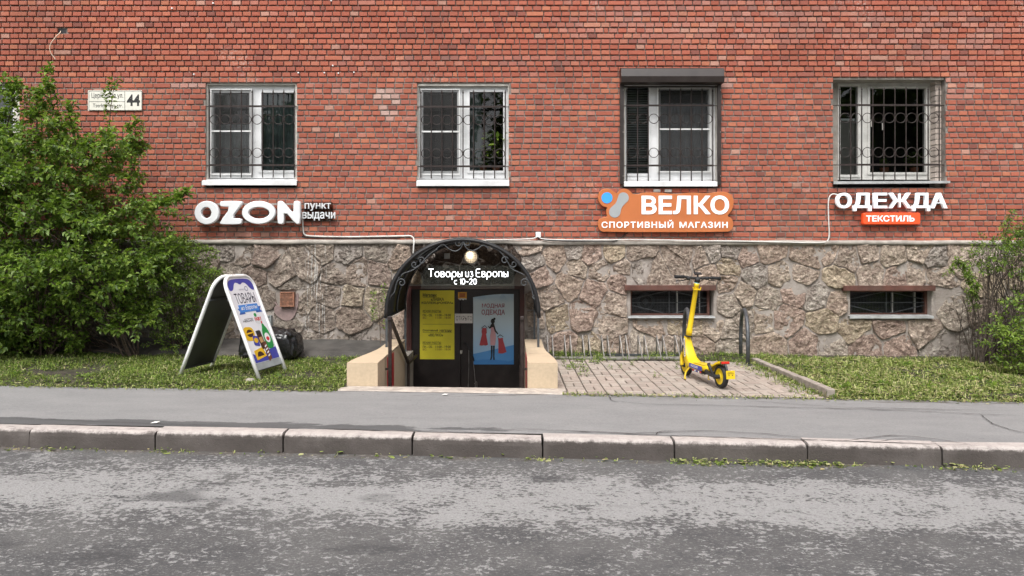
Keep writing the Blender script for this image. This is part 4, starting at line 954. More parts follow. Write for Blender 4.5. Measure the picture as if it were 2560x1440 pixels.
# neon sign: bent tubes on a clear sheet
NY = -.55
neon = thing('neon_sign', 'glowing white handwritten neon lettering on a clear sheet above the shop door', 'sign', at(1170, 690, NY))
M_NEON = mat('neon_tube', (1, 1, 1), .4, .01, 3, emit=2.2, ecol=(.93, .96, 1))
def A(cx, cy, rx, ry, a0, a1, n=10): return arc(cx, cy, rx, ry, a0, a1, n)
GL = {  # strokes, y up, x-height 1, capitals 1.5; second item is the advance
 'Т': ([[(0, 1.45), (.08, 1.5), (1.25, 1.5)], [(.62, 1.5), (.62, 0)]], 1.35), 'о': ([A(.5, .5, .5, .5, 90, 450, 18)], 1.2),
 'в': ([[(0, 0), (0, 1), (.45, 1)] + A(.45, .77, .25, .23, 90, -90, 6) + [(.1, .54), (.5, .54)] + A(.5, .27, .3, .27, 90, -90, 8) + [(0, 0)]], 1.0),
 'а': ([A(.5, .5, .5, .5, 90, 450, 18), [(1.0, .5), (1.0, 0)]], 1.22), 'р': ([[(0, -.55), (0, .5)], A(.5, .5, .5, .5, 90, 450, 18)], 1.2),
 'ы': ([[(0, 1), (0, 0), (.35, 0)] + A(.35, .27, .33, .27, -90, 90, 8) + [(0, .54)], [(.95, 1), (.95, 0)]], 1.15), 'и': ([[(0, 1), (0, .3)] + A(.35, .3, .35, .3, 180, 360, 8) + [(.7, 1)], [(.7, .4), (.7, 0)]], .92),
 'з': ([A(.28, .76, .27, .24, 140, -90, 8) + A(.3, .26, .33, .26, 90, -140, 9)], .78), 'Е': ([[(1.0, 1.5), (.25, 1.5), (.05, 1.35), (.05, .15), (.25, 0), (1.0, 0)], [(.05, .78), (.85, .78)]], 1.2),
 'п': ([[(0, 0), (0, 1), (.5, 1)] + A(.5, .7, .3, .3, 90, 0, 5) + [(.8, 0)]], 1.02), 'с': ([A(.45, .5, .45, .5, 60, 300, 12)], .95), ' ': ([], .4),
 '1': ([[(.05, 1.15), (.3, 1.4), (.3, 0)]], .5), '0': ([A(.42, .7, .42, .7, 90, 450, 18)], 1.05), '2': ([A(.4, 1.0, .4, .4, 170, -30, 9) + [(.0, 0), (.85, 0)]], 1.0), '-': ([[(.05, .62), (.6, .62)]], .75)}
def neon_line(txt, x0, x1, ybase, xh):
    adv = sum(GL[c][1] for c in txt) - .15; sx = (x1 - x0) / adv; cur = 0
    for c in txt:
        if GL[c][0]:
            mb = MB()
            for st in GL[c][0]: mb.tube([at(x0 + (cur + a * .84) * sx, ybase - b * xh, NY) for a, b in st], .0046, 6)
            mb.build('neon_letter', M_NEON, neon, smooth=True)
        cur += GL[c][1]
neon_line('Товары из Европы', 1071, 1272, 692, 13.0); neon_line('с 10-20', 1136, 1193, 710.5, 9.6)
a, b = at(1052, 722, NY + .03), at(1286, 664, NY + .03)
MB().box((a.x, NY + .02, a.z), (b.x, NY + .024, b.z)).build('clear_sheet', make_glass('acrylic', (.9, .92, .92)), neon)
for px in (1060, 1278): MB().tube([at(px, 666, NY + .018), at(px, 606 if px < 1100 else 626, NY + .018)], .002, 4).build('hanger', M_RACK, neon)

# posters on the door
M_PRINTB = mat('print_black', (.02, .02, .02), .6, .1, 20)
M_YEL = mat('yellow_print', (.80, .70, .04), .55, .05, 5, dirt=.06)
PYD = -.0225
def poster(name, px, m, label, cat='poster', th=.004):
    a, b = at(px[0], px[3], PYD), at(px[1], px[2], PYD); t = thing(name, label, cat, ((a.x + b.x) / 2, PYD, a.z))
    MB().box((a.x, PYD - th, a.z), (b.x, PYD, b.z)).build('sheet', m, t); return t
yp = poster('shop_poster', (1050, 1136, 726, 898), M_YEL, 'tall yellow poster with opening hours on the left door leaf')
ty = PYD - .0045
M_PRINTO = mat('print_olive', (.05, .042, .02), .6, .1, 20); M_PRINTR = mat('print_brown', (.30, .17, .03), .6, .1, 20)
for body, x0, x1, y0, y1, m, wt in (('Магазин:', 1057, 1092, 733, 742, M_PRINTO, .02), ('«ЛАВКА', 1077, 1110, 744, 752, M_PRINTO, .02), ('КОЛЛЕКЦИОНЕРА»', 1054, 1133, 754, 761, M_PRINTO, .02), ('РЕЖИМ РАБОТЫ:', 1057, 1103, 775, 781, M_PRINTO, .01),
        ('ПН. - СБ.', 1057, 1081, 785, 791, M_PRINTO, .015), ('11:00 - 19:00', 1089, 1127, 785, 791, M_PRINTO, .015), ('ВС.', 1057, 1067, 792, 797, M_PRINTR, .01), ('11:00 - 18:00', 1089, 1127, 792, 797, M_PRINTR, .01), ('Спортивный', 1057, 1095, 823, 830, M_PRINTO, .02), ('магазин:', 1099, 1130, 824, 830, M_PRINTO, .012), ('«ВЕЛКО»', 1071, 1108, 834, 841, M_PRINTO, .02),
        ('РЕЖИМ РАБОТЫ:', 1057, 1103, 854, 860, M_PRINTO, .01), ('ПН. - СБ.', 1057, 1081, 864, 870, M_PRINTO, .015), ('11:00 - 19:00', 1089, 1127, 864, 870, M_PRINTO, .015), ('ВС.', 1057, 1067, 871, 876, M_PRINTR, .01), ('11:00 - 18:00', 1089, 1127, 871, 876, M_PRINTR, .01)):
    wall_text('lettering', body, x0, x1, y0, y1, ty, m, yp, 0.0, weight=wt + .008)
mb = MB()
for x0, x1, y in ((1057, 1131, 810.5), (1057, 1092, 743.5), (1057, 1130, 831.3), (1057, 1103, 782), (1057, 1103, 861)): a, b = at(x0, y + .35, ty), at(x1, y - .35, ty); mb.add([(a.x, ty, a.z), (b.x, ty, a.z), (b.x, ty, b.z), (a.x, ty, b.z)], [(0, 1, 2, 3)])
mb.build('rule_line', M_PRINTO, yp)
st = poster('door_sticker', (1145, 1167, 730, 748), mat('orange_print', (.62, .30, .03), .5, .1, 9), 'small orange sticker between the two door posters', 'sticker')
wall_shape('sticker_print', [[(1149, 733), (1163, 733), (1163, 743), (1149, 743)]], ty, mat('orange_dark', (.40, .12, .02), .5, .2, 60), st, .0006)
wall_shape('sticker_edge', [[(1146, 746), (1166, 746), (1166, 750), (1162, 748), (1158, 751), (1154, 748), (1150, 751)]], ty, M_WHITE, st, .0006)
op = poster('open_sign', (1137, 1181.5, 784, 808), mat('paper', (.80, .77, .75), .7, .04, 5), 'small white paper sign reading open, between the two posters', 'sign')
wall_text('lettering', 'ОТКРЫТО', 1140, 1180, 790, 801, ty, M_PRINTB, op, 0.0, weight=-.005)
# fashion poster: its pale top corner bends off the door
fp = thing('fashion_poster', 'pale blue poster of a woman holding two red dresses on the right door leaf', 'poster', at(1233, 911, PYD))
s_ = NT('blue_poster_print'); v_ = s_.pos(); x_, y_, z_ = s_.sep(v_); za, zb = at(0, 911, PYD).z, at(0, 735, PYD).z
tt = s_.math('DIVIDE', s_.math('SUBTRACT', z_, za), zb - za)
nn = s_.noise(s_.pos((1, 1, 2)), 4, 2, .4, .5); n3 = s_.math('ADD', tt, s_.math('MULTIPLY', s_.math('SUBTRACT', nn, .5), .10))
cc = s_.mix(s_.ramp(tt, .05, .75), (.30, .50, .72), (.60, .72, .78)); wave = s_.math('SUBTRACT', tt, s_.math('MULTIPLY', s_.math('SUBTRACT', x_, at(1183, 0, 0).x), .22))
cc = s_.mix(s_.ramp(wave, .145, .15, 1, 0), cc, (.09, .29, .60)); cc = s_.mix(s_.ramp(n3, .055, .07, .7, 0), cc, (.035, .19, .50))
vo = s_.n('TexVoronoi'); vo.inputs['Scale'].default_value = 9; s_.l(v_, vo.inputs['Vector']); tri = s_.math('MULTIPLY', s_.ramp(tt, .86, .97), s_.sep(vo.outputs['Color'])[0])
cc = s_.mix(s_.math('MULTIPLY', tri, .55), cc, (.16, .36, .55)); s_.col(cc); s_.rough(.4)
a, b = at(1183, 911, PYD), at(1284.5, 735, PYD); vs, fs = [], []; nx_, nz_ = 8, 14
for i in range(nx_ + 1):
    for j in range(nz_ + 1):
        u, w = i / nx_, j / nz_; x = a.x + (b.x - a.x) * u; z = a.z + (b.z - a.z) * w - (.045 * max(0, 1 - u * 1.4) ** 1.5 if j == nz_ else 0) * 1.0
        vs.append((x, PYD - .004 - .025 * max(0, w - .8) / .2 * max(0, 1 - u * 1.6) - .003 * math.sin(w * 7) * (1 - abs(2 * u - 1)), z))
fs = [(i * (nz_ + 1) + j, (i + 1) * (nz_ + 1) + j, (i + 1) * (nz_ + 1) + j + 1, i * (nz_ + 1) + j + 1) for i in range(nx_) for j in range(nz_)]
MB().add(vs, fs).build('sheet', s_.m, fp, smooth=True)
fy = PYD - .010; M_RED = mat('print_red', (.42, .05, .06), .5, .06, 9); M_DRED = mat('print_crimson', (.30, .02, .06), .5, .06, 9); M_PINK = mat('print_pink', (.62, .33, .35), .5, .06, 9)
wall_text('lettering', 'МОДНАЯ', 1205, 1261, 759, 771, fy, M_DRED, fp, 0.0, weight=.01); wall_text('lettering', 'ОДЕЖДА', 1204, 1262, 774, 789, fy, M_DRED, fp, 0.0, weight=.01)
wall_shape('dress_print', [[(1206, 820), (1216, 820), (1217, 832), (1215, 835), (1220, 862), (1214, 864), (1209, 863), (1204, 864), (1198.5, 863), (1205, 836), (1204, 828)]], fy, M_RED, fp, .0006)
wall_shape('dress_print', [[(1245, 843), (1249, 846), (1257, 844), (1258, 852), (1266.5, 880), (1256, 884), (1246, 883), (1246, 856)]], fy, M_RED, fp, .0006)
wall_shape('woman_dress_print', [[(1227, 814), (1231, 818), (1236, 811), (1238, 828), (1240, 842), (1238, 863), (1226, 863), (1225, 842), (1227, 830)]], fy - .0007, M_PINK, fp, .0006)
W_ = lambda L: wall_shape('woman_print', [L], fy - .0015, M_PRINTB, fp, .0006)
W_(ell(1232, 803, 5, 6.5, 16)); W_(ell(1236, 797, 3, 3, 10)); W_([(1230, 807), (1234, 807), (1236, 813), (1240, 826), (1246, 834), (1244, 836), (1237, 829), (1233.5, 818), (1230, 818), (1224, 822), (1219, 815), (1220, 814), (1224, 818), (1227, 812)])
W_([(1227, 864), (1231.5, 864), (1231, 890), (1229, 899), (1225, 900), (1228, 890)]); W_([(1232.5, 864), (1237, 864), (1236, 890), (1237, 899), (1233, 900), (1233, 890)])
for L in ([(1203, 820), (1212, 813), (1219, 820), (1218.3, 821), (1212, 815), (1203.5, 821)], [(1243, 842), (1250, 836), (1258.5, 841), (1258, 842.3), (1250, 838), (1243.7, 843.5)]): wall_shape('hanger_print', [L], fy - .0015, M_PRINTB, fp, .0006)

# ---------------------------------------------------------------- signs on the wall
M_LITW = mat('white_acrylic', (0.74, 0.75, 0.76), .35, .03, 4, dirt=.06)
M_LITE = mat('lit_acrylic', (0.85, 0.87, 0.9), .35, .02, 4, emit=.16, ecol=(.93, .97, 1))
oz = thing('shop_sign', 'white rounded block letters OZON with a small two-word line beside them', 'sign', at(665, 560, -.05))
SY = -.085
for lps, nm in (([ell(521.5, 532.5, 30.5, 29.5), ell(520.5, 532.5, 12.5, 13.5)], 'letter'), ([ell(650.5, 532, 41.5, 29), ell(651, 533, 26, 14)], 'letter'),
    ([chaikin([(553 + a, 503 + b) for a, b in ((4, 0), (55, 0), (57.5, 5), (29, 43), (51, 43), (56, 47), (56, 55), (51, 59), (3, 59), (0, 54), (28.5, 15), (5, 15), (1, 11), (1, 4))], 1)], 'letter'),
    ([chaikin([(697 + a, 503 + b) for a, b in ((4, 0), (13, 0), (40, 34), (40, 4), (43, 0), (53, 0), (57, 4), (57, 55), (53, 58), (46, 58), (17, 24), (17, 54), (13, 58), (4, 58), (0, 54), (0, 4))], 1)], 'letter')):
    wall_shape(nm, lps, SY, M_LITW, oz, .075, .010)
for y in (510, 555): a, b = at(500, y, -.07), at(752, y, -.07); MB().box((a.x, -.072, a.z - .011), (b.x, -.052, a.z + .011)).build('mounting_rail', M_RACK, oz)
for px in (545, 605, 694, 745):
    for y in (510, 555): p = at(px, y, -.05); MB().box((p.x - .008, -.0515, p.z - .008), (p.x + .008, -.001, p.z + .008)).build('standoff', M_RACK, oz)
wall_text('letters', 'пункт', 763, 828, 508, 527, -.045, M_LITW, oz, .03, weight=.006); wall_text('letters', 'выдачи', 757, 839, 530, 551, -.045, M_LITW, oz, .03, weight=.006)
wall_shape('backing_plate', [rrect(759, 504, 832, 552, 3)], -.035, make_glass('smoked_acrylic', (.66, .62, .60)), oz, .006)

vk = thing('shop_sign', 'orange sports shop sign board with blue dot and white letters', 'sign', at(1660, 580, -.03))
cv = lambda L: [(1480 + a / 3.1316, 140 + b / 3.1304) for a, b in L]
outl = cv([(48, 1080), (62, 1055), (90, 1042), (120, 1040), (150, 1052), (170, 1070), (195, 1075), (210, 1055), (245, 1040), (280, 1048), (305, 1075), (315, 1085), (368, 1085), (378, 1072), (500, 1070), (640, 1085), (780, 1070), (880, 1080), (960, 1068), (1010, 1063), (1060, 1072), (1095, 1110), (1100, 1150), (1090, 1200), (1065, 1235), (1048, 1255), (1080, 1268), (1096, 1300), (1095, 1340), (1080, 1365), (1050, 1380), (90, 1380), (60, 1368), (45, 1345), (42, 1300), (55, 1275), (85, 1263), (118, 1260), (106, 1235), (108, 1205), (116, 1187), (80, 1180), (52, 1150), (42, 1115)])
M_ORG = mat('orange_acrylic', (0.50, 0.155, 0.050), .4, .04, 4, dirt=.05)
wall_shape('board', [chaikin(outl, 1)], -.006, M_ORG, vk, .07, .004)
FY = -.0775
M_GREYD = mat('grey_print', (.34, .36, .37), .45, .04, 5); M_BLUED = mat('blue_print', (.045, .30, .80), .4, .04, 5, emit=.15)
wall_shape('blue_dot', [cv(ell(117, 1110, 43))], FY, M_BLUED, vk, .003)
db = cv(arc(245, 1110, 43, 43, -150, 40, 14) + [(262, 1152), (232, 1185)] + arc(178, 1220, 45, 45, 0, 220, 14) + [(152, 1182), (190, 1150)])
wall_shape('grey_dumbbell', [chaikin(db, 1)], FY, M_GREYD, vk, .003)
p_ = lambda x0, x1, y0, y1: (1480 + x0 / 3.1316, 1480 + x1 / 3.1316, 140 + y0 / 3.1304, 140 + y1 / 3.1304)
wall_text('letters', 'ВЕЛКО', *p_(388, 1072, 1092, 1240), FY, M_LITE, vk, .006, weight=.03); wall_text('letters', 'СПОРТИВНЫЙ', *p_(75, 636, 1283, 1346), FY, M_LITE, vk, .005, weight=.018, space=1.15); wall_text('letters', 'МАГАЗИН', *p_(685, 1062, 1297, 1346), FY, M_LITE, vk, .005, weight=.018, space=1.15)
for px in (1642, 1670): p = at(px, 477, -.03); MB().box((p.x - .05, -.05, p.z - .02), (p.x + .05, -.004, p.z + .02)).build('bracket', M_RACK, vk)

od = thing('shop_sign', 'white block letters of a clothes shop above a small red text box', 'sign', at(2225, 560, -.03))
xs_ = [(2087, 2123), (2126, 2162), (2174, 2205), (2211, 2265), (2272, 2310), (2318, 2364)]
xs_ = [(2087, 2126), (2130, 2175), (2181, 2214), (2218, 2274), (2277, 2321), (2323, 2364)]
for ch, (x0, x1) in zip('ОДЕЖДА', xs_):
    lo = 528 if ch == 'Д' else 521
    wall_text('letter', ch, x0, x1, 482.5, lo, -.055, M_LITE, od, .05, weight=.022)
    wall_text('letter_side', ch, x0 + .6, x1 - .6, 483, lo - .5, -.040, M_BLACK, od, .014, weight=.022)
a, b = at(2092, 490, -.03), at(2360, 490, -.03); MB().box((a.x, -.035, a.z - .012), (b.x, -.022, a.z + .012)).build('mounting_rail', M_MAROON, od)
for px in (2110, 2200, 2345): p = at(px, 490, -.02); MB().box((p.x - .01, -.0215, p.z - .01), (p.x + .01, -.001, p.z + .01)).build('standoff', M_RACK, od)
wall_shape('text_box', [rrect(2152, 532.5, 2293, 561, 5)], -.004, mat('red_acrylic', (.72, .075, .022), .4, .03, 4, emit=.22, ecol=(1, .10, .02)), od, .085, .006)
wall_text('letters', 'ТЕКСТИЛЬ', 2165, 2286, 538.5, 554, -.091, M_LITE, od, .005, weight=.025)

ad = thing('address_plate', 'cream street name plate with house number 44 on the bricks', 'address plate', at(289, 277, -.01))
wall_shape('plate', [rrect(221, 226, 356, 277, 2)], -.008, mat('cream_enamel', (.72, .70, .62), .4, .04, 5, dirt=.12), ad, .012, .002)
ay = -.0205
wall_text('lettering', 'Церковная ул.', 229, 308, 232, 248, ay, M_PRINTB, ad, .001, weight=.004); wall_text('lettering', 'Tserkovnaya str.', 232, 307, 259, 271, ay, M_PRINTB, ad, .001); wall_text('lettering', '44', 317, 350, 236, 265, ay, M_PRINTB, ad, .001, weight=.03)
mb = MB()
for x0, x1, y0, y1 in ((311.6, 312.6, 229, 275), (223, 311.6, 253.6, 254.4)): a, b = at(x0, y1, ay), at(x1, y0, ay); mb.box((a.x, ay - .001, a.z), (b.x, ay, b.z))
mb.build('dividing_line', M_PRINTB, ad)
wall_shape('border', [rrect(222, 227, 355, 276, 2), rrect(223, 228, 354, 275, 2)], ay, M_PRINTB, ad, .001)

# roller shutter round the third window
sh = thing('roller_shutter', 'dark brown roller shutter box and guides round the third window', 'roller shutter', at(1680, 460, 0))
M_SHUT = mat('brown_aluminium', (0.030, 0.022, 0.020), .4, .15, 6)
a, b = at(1553, 204, -.17), at(1811, 168, -.17)
pr = [(-.002, a.z - .01), (-.165, a.z - .01), (-.17, a.z + .0), (-.185, a.z + .075), (-.16, b.z - .02), (-.13, b.z), (-.002, b.z + .03)]
vs = [(x, y, z) for x in (a.x, b.x) for y, z in pr]; n = len(pr)
MB().add(vs, [tuple(range(n)), tuple(range(2 * n - 1, n - 1, -1))] + [(i, n + i, n + (i + 1) % n, (i + 1) % n) for i in range(n)]).build('shutter_box', M_SHUT, sh, bevel=.005)
for x0, x1, t in ((1550, 1560, 460), (1794, 1803, 462)):
    p, q = at(x0, t, -.04), at(x1, 203, -.04); MB().box((p.x, -.045, p.z), (q.x, -.002, a.z - .011)).build('guide', M_SHUT, sh, bevel=.003)
    for yy in (225, 330, 440): c = at((x0 + x1) / 2 + 3, yy, -.048); MB().lathe([(0, -.004), (.005, -.003), (.006, .002)], c, (0, 1, 0), 8).build('screw', M_STEEL, sh)
p, q = at(1560, 219, .0), at(1794, 206, .0); MB().box((p.x + .004, .02, p.z + .01), (q.x - .004, .05, a.z - .02)).build('slat_end', M_SHUT, sh)

# ---------------------------------------------------------------- cables
def cable(name, pts, r, m, label):
    tag(MB().tube(smooth_path([at(*p) for p in pts], 6), r, 6).build(name, m, smooth=True), label, 'cable')
cable('sign_cable', [(757, 545, -.03), (757, 560, -.02), (758, 572, -.018), (760, 584, -.018), (768, 589, -.018), (800, 591, -.018), (870, 592, -.018), (950, 591, -.018), (1005, 590, -.018), (1026, 590, -.02), (1034, 596, -.05), (1035, 604, -.125), (1034, 618, -.14), (1033, 634, -.14)], .011, M_CABLE, 'white conduit running from the white letters down to the canopy')
cable('sign_cable', [(757, 572, -.014), (758, 588, -.012), (764, 593, -.012), (850, 596, -.012), (1000, 595, -.012)], .007, M_BLACK, 'black cable just below the white conduit left of the canopy')
cable('wall_cable', [(1215, 600, -.115), (1280, 599, -.115), (1330, 597, -.1), (1345, 592, -.03), (1362, 598, -.1), (1450, 600, -.11), (1600, 599, -.115), (1750, 602, -.115), (1900, 604, -.118), (2020, 607, -.118), (2060, 606, -.11), (2070, 600, -.03), (2073, 585, -.02), (2072, 560, -.02), (2071, 530, -.02), (2071, 505, -.02), (2075, 490, -.02), (2084, 485, -.025), (2095, 488, -.03)], .010, M_CABLE, 'white cable along the plinth ledge rising to the clothes shop letters')
cable('wall_cable', [(1345, 594, -.06), (1370, 601, -.118), (1450, 603, -.122), (1530, 603, -.12), (1548, 598, -.05), (1560, 588, -.02), (1570, 582, -.015)], .007, M_BLACK, 'black cable rising from the ledge to the orange sign')

# ---------------------------------------------------------------- folding sign
fb = thing('folding_sign', 'white framed folding pavement sign with blue and white print on the grass', 'sign', (-3.19, -2.26, gz(-3.19)))
wv = Vector((.18, .98, 0)).normalized(); pv = Vector((.98, -.18, 0)).normalized(); c0 = Vector((-3.19, -2.26, gz(-3.19)))
HS, HWD, AH = .485, .30, 1.12
def panel(sgn):
    """one leaf: returns origin (bottom middle), right vector seen from outside, up vector, outward normal"""
    bot = c0 + pv * HS * sgn; top = c0 + Vector((0, 0, AH)) + pv * .035 * sgn
    up = (top - bot); L = up.length; up.normalize(); rt = wv * sgn; return bot, rt, up, rt.cross(up), L
for sgn in (1, -1):
    bot, rt, up, nrm, L = panel(sgn)
    P = lambda a, b, o=0.0: bot + rt * a + up * b + nrm * o
    pts = [(-HWD, 0), (-HWD, .3), (-HWD, L - .16)] + [(-HWD + .15 - .15 * math.cos(R(k * 15)), L - .15 + .15 * math.sin(R(k * 15))) for k in range(7)] + [(HWD - .15 + .15 * math.sin(R(k * 15)), L - .15 + .15 * math.cos(R(k * 15))) for k in range(7)] + [(HWD, L - .16), (HWD, .3), (HWD, 0)]
    fr = MB().tube([P(*p) for p in pts], .021, 10).build('frame', M_WHITE, fb, smooth=True)
    lo = .10; outl = [(-HWD + .01, lo), (HWD - .01, lo), (HWD - .01, L - .16)] + [(HWD - .15 + .14 * math.cos(R(k * 15)), L - .16 + .14 * math.sin(R(k * 15))) for k in range(7)] + [(-HWD + .15 - .14 * math.sin(R(k * 15)), L - .16 + .14 * math.cos(R(k * 15))) for k in range(7)]
    me = curve_mesh([outl], .006); stand(me, bot, rt, up); me.materials.append(mat('board_back', (.085, .088, .085), .35, .15, 6, metal=.3) ); link('panel', me, fb)
    me = curve_mesh([outl], .002); stand(me, bot + nrm * .0045, rt, up); me.materials.append(mat('white_print', (.74, .74, .78), .4, .02, 4)); link('face_sheet', me, fb)
    MB().tube([P(-HWD, L * .78, -.03), P(HWD, L * .78, -.03)], .010, 6).build('cross_bar', M_GREYIRON, fb)
    MB().tube([P(-HWD, lo, -.01), P(HWD, lo, -.01)], .009, 6).build('bottom_bar', M_GREYIRON, fb)
for s_ in (-1, 1):
    a = c0 + Vector((0, 0, AH + .012)) + wv * .12 * s_; MB().tube([a - pv * .05, a + pv * .05], .012, 8).build('hinge', M_WHITE, fb)
bot, rt, up, nrm, L = panel(1)
def pu(u, v): return (-HWD + .02 + (2 * HWD - .04) * u, .10 + (L - .12) * v)   # sheet coordinates 0..1
def decal(name, loops, m, lay=1, raw=False):
    me = curve_mesh([[q if raw else pu(*q) for q in lp] for lp in loops], .0006); stand(me, bot + nrm * (.0058 + .0009 * lay), rt, up); me.materials.append(m); return link(name, me, fb)
def dtext(body, u0, u1, v0, v1, m, lay=2, **k):
    a, b = pu(u0, v0), pu(u1, v1); me = text_mesh(body, b[0] - a[0], b[1] - a[1], 0.0, **k); stand(me, bot + rt * (a[0] + b[0]) / 2 + up * (a[1] + b[1]) / 2 + nrm * (.0062 + .0009 * lay), rt, up); me.materials.append(m); return link('lettering', me, fb)
M_NAVY = mat('print_navy', (.022, .022, .05), .45, .05, 9); M_BLU = mat('print_blue', (.055, .06, .34), .45, .05, 9); M_RIB = mat('print_sky_blue', (.05, .22, .62), .45, .05, 9); M_DRIB = mat('print_mid_blue', (.03, .11, .40), .45, .05, 9)
M_PY = mat('print_yellow', (.72, .44, .02), .45, .05, 9); M_PBR = mat('print_coffee', (.05, .022, .015), .45, .1, 9); M_PG = mat('print_green', (.02, .26, .06), .45, .1, 9); M_PR = mat('print_scarlet', (.62, .03, .04), .45, .05, 9); M_PW = mat('print_white', (.78, .78, .80), .45, .02, 9)
drip = [(.03, .93), (.10, .97), (.25, .988), (.75, .988), (.90, .97), (.97, .93), (.97, .855), (.88, .855), (.80, .88), (.74, .92), (.66, .945), (.58, .945), (.52, .925), (.46, .925), (.40, .945), (.32, .95), (.25, .925), (.20, .885), (.13, .86), (.03, .86)]
decal('blue_drip', [chaikin(drip, 2)], M_BLU)
dtext('ЕВРОПА', .38, .60, .86, .875, mat('print_grey', (.22, .23, .3), .5, .05, 9), 1); decal('cup_mark', [ell(.66, .875, .06, .028, 14), ell(.66, .875, .045, .02, 14)], MATS['print_grey'])
dtext('ТОВАРЫ', .13, .88, .715, .83, M_NAVY, 1, weight=.0)
decal('ribbon_tail', [[(.08, .60), (.30, .60), (.30, .665), (.08, .665), (.14, .63)]], M_DRIB, 1); decal('ribbon_tail', [[(.72, .60), (.96, .60), (.90, .63), (.96, .665), (.72, .665)]], M_DRIB, 1)
decal('ribbon', [[(.14, .62), (.86, .62), (.86, .70), (.14, .70)]], M_RIB, 2); dtext('из Европы', .20, .82, .632, .69, M_PW, 3, shear=.25, weight=.008)
dtext('NESCAFE', .12, .50, .512, .535, M_PRINTB, 1, weight=.012); decal('logo_bar', [[(.18, .543), (.50, .543), (.50, .547), (.18, .547)]], M_PRINTB, 1)
decal('logo_oval', [ell(.68, .53, .15, .058, 22)], mat('print_pale', (.66, .68, .70), .45, .02, 9), 1); decal('logo_leaf', [ell(.63, .575, .05, .022, 12)], M_PG, 2); dtext('FAIRY', .56, .82, .508, .548, M_PR, 3, weight=.03)
def xf(L, cx, cy, sx, sy, rot): return [(cx + (a * math.cos(rot) - b * math.sin(rot)) * sx, cy + (a * math.sin(rot) + b * math.cos(rot)) * sy) for a, b in L]
decal('coffee_tin', [xf(rrect(-1, -1, 1, 1, .7), .17, .385, .19, .075, -.1)], M_PY, 1); decal('tin_label', [xf(ell(0, 0, 1), .20, .39, .115, .042, 0)], M_PBR, 2); decal('tin_band', [xf([(-1, -.3), (1, -.1), (1, .3), (-1, .1)], .20, .392, .14, .04, 0)], M_PY, 3)
decal('coffee_pack', [xf(rrect(-1, -1, 1, 1, .3), .33, .30, .10, .055, -.2)], M_BLU, 2); decal('pack_label', [xf(ell(0, 0, 1), .33, .305, .075, .028, 0)], M_PY, 3)
decal('coffee_jar', [xf(rrect(-1, -1, 1, 1, .3), .52, .30, .09, .095, .12)], M_PBR, 3); decal('jar_cap', [xf(rrect(-1, -1, 1, 1, .2), .50, .385, .08, .02, .1)], M_PRINTB, 4); decal('jar_label', [xf([(-1, -1), (1, -1), (1, 1), (-1, 1)], .52, .30, .06, .03, .1)], mat('print_tan', (.5, .3, .13), .5, .1, 9), 4)
decal('cheese_bag', [xf([(-1, -1), (1, -.8), (.9, .9), (-.9, .7)], .30, .165, .20, .06, .1)], M_PY, 3); decal('bag_mark', [xf(arc(0, -.6, .6, 1.0, 0, 180, 10), .30, .165, .2, .05, .1)], M_PBR, 4)
decal('soap_bottle', [chaikin([(.66, .19), (.92, .19), (.94, .30), (.90, .40), (.84, .435), (.80, .47), (.74, .47), (.72, .43), (.66, .39), (.63, .29)], 1)], M_PG, 3); decal('bottle_cap', [[(.745, .472), (.80, .472), (.785, .50), (.755, .50)]], M_PR, 3); decal('bottle_label', [ell(.78, .31, .10, .055, 16)], M_PW, 4); decal('bottle_mark', [ell(.78, .30, .06, .022, 12)], M_PR, 5)
decal('chocolate_bar', [xf(rrect(-1, -1, 1, 1, .2), .60, .17, .07, .10, .14)], mat('print_brown2', (.14, .05, .03), .5, .1, 9), 5); decal('bar_stripes', [xf([(-.6, -.2 + k * .35), (.6, -.2 + k * .35), (.6, -.05 + k * .35), (-.6, -.05 + k * .35)], .60, .17, .07, .10, .14) for k in range(-1, 3)], M_PW, 6)
decal('blue_wave', [[(.03, .075), (.97, .075), (.97, .20), (.70, .185), (.45, .15), (.20, .15), (.03, .175)]], M_BLU, 2)
decal('grey_strip', [[(.0, .0), (1, .0), (1, .07), (.0, .07)]], mat('grey_plate', (.42, .45, .47), .35, .1, 9, metal=.3), 1)

# ---------------------------------------------------------------- refuse bag behind the sign
bp = gat(662, 906); bag = MB(); vs, fs = [], []; NU, NV = 96, 48
for j in range(NV + 1):
    ph = -math.pi / 2 + math.pi * j / NV
    for i in range(NU):
        a = 2 * math.pi * i / NU; sgnp = lambda v, e: math.copysign(abs(v) ** e, v)
        x, y, z = sgnp(math.cos(ph), .42) * sgnp(math.cos(a), .5), sgnp(math.cos(ph), .42) * sgnp(math.sin(a), .5), sgnp(math.sin(ph), .38)
        rd = 1 - .13 * abs(mnoise.ridged_multi_fractal(Vector((x * 1.9 + z * .8, y * 1.9, z * 1.4 + 7)), 1.0, 2.1, 5, .9, 2.0) - .9) + .05 * fbm((x * 2, y * 2, z * 2 + 3))
        if x > .3: rd *= 1 - .25 * (x - .3) * max(0, z) ** 2
        vs.append((bp.x + x * .385 * rd, bp.y + .28 + y * .27 * rd, gz(bp.x) + max(.01, .20 + z * .20 * (rd if z > -.5 else 1) + (.03 * fbm((x * 2.2, y * 2.2, 9)) if z > 0 else 0))))
for j in range(NV):
    for i in range(NU): a, b = j * NU + i, j * NU + (i + 1) % NU; fs.append((a, b, b + NU, a + NU))
tag(bag.add(vs, fs).build('refuse_bag', mat('black_film', (.012, .012, .013), .22, .3, 6, bump=.6, bscale=16, spec=.6), smooth=True), 'shiny black refuse bag behind the folding sign', 'bag')

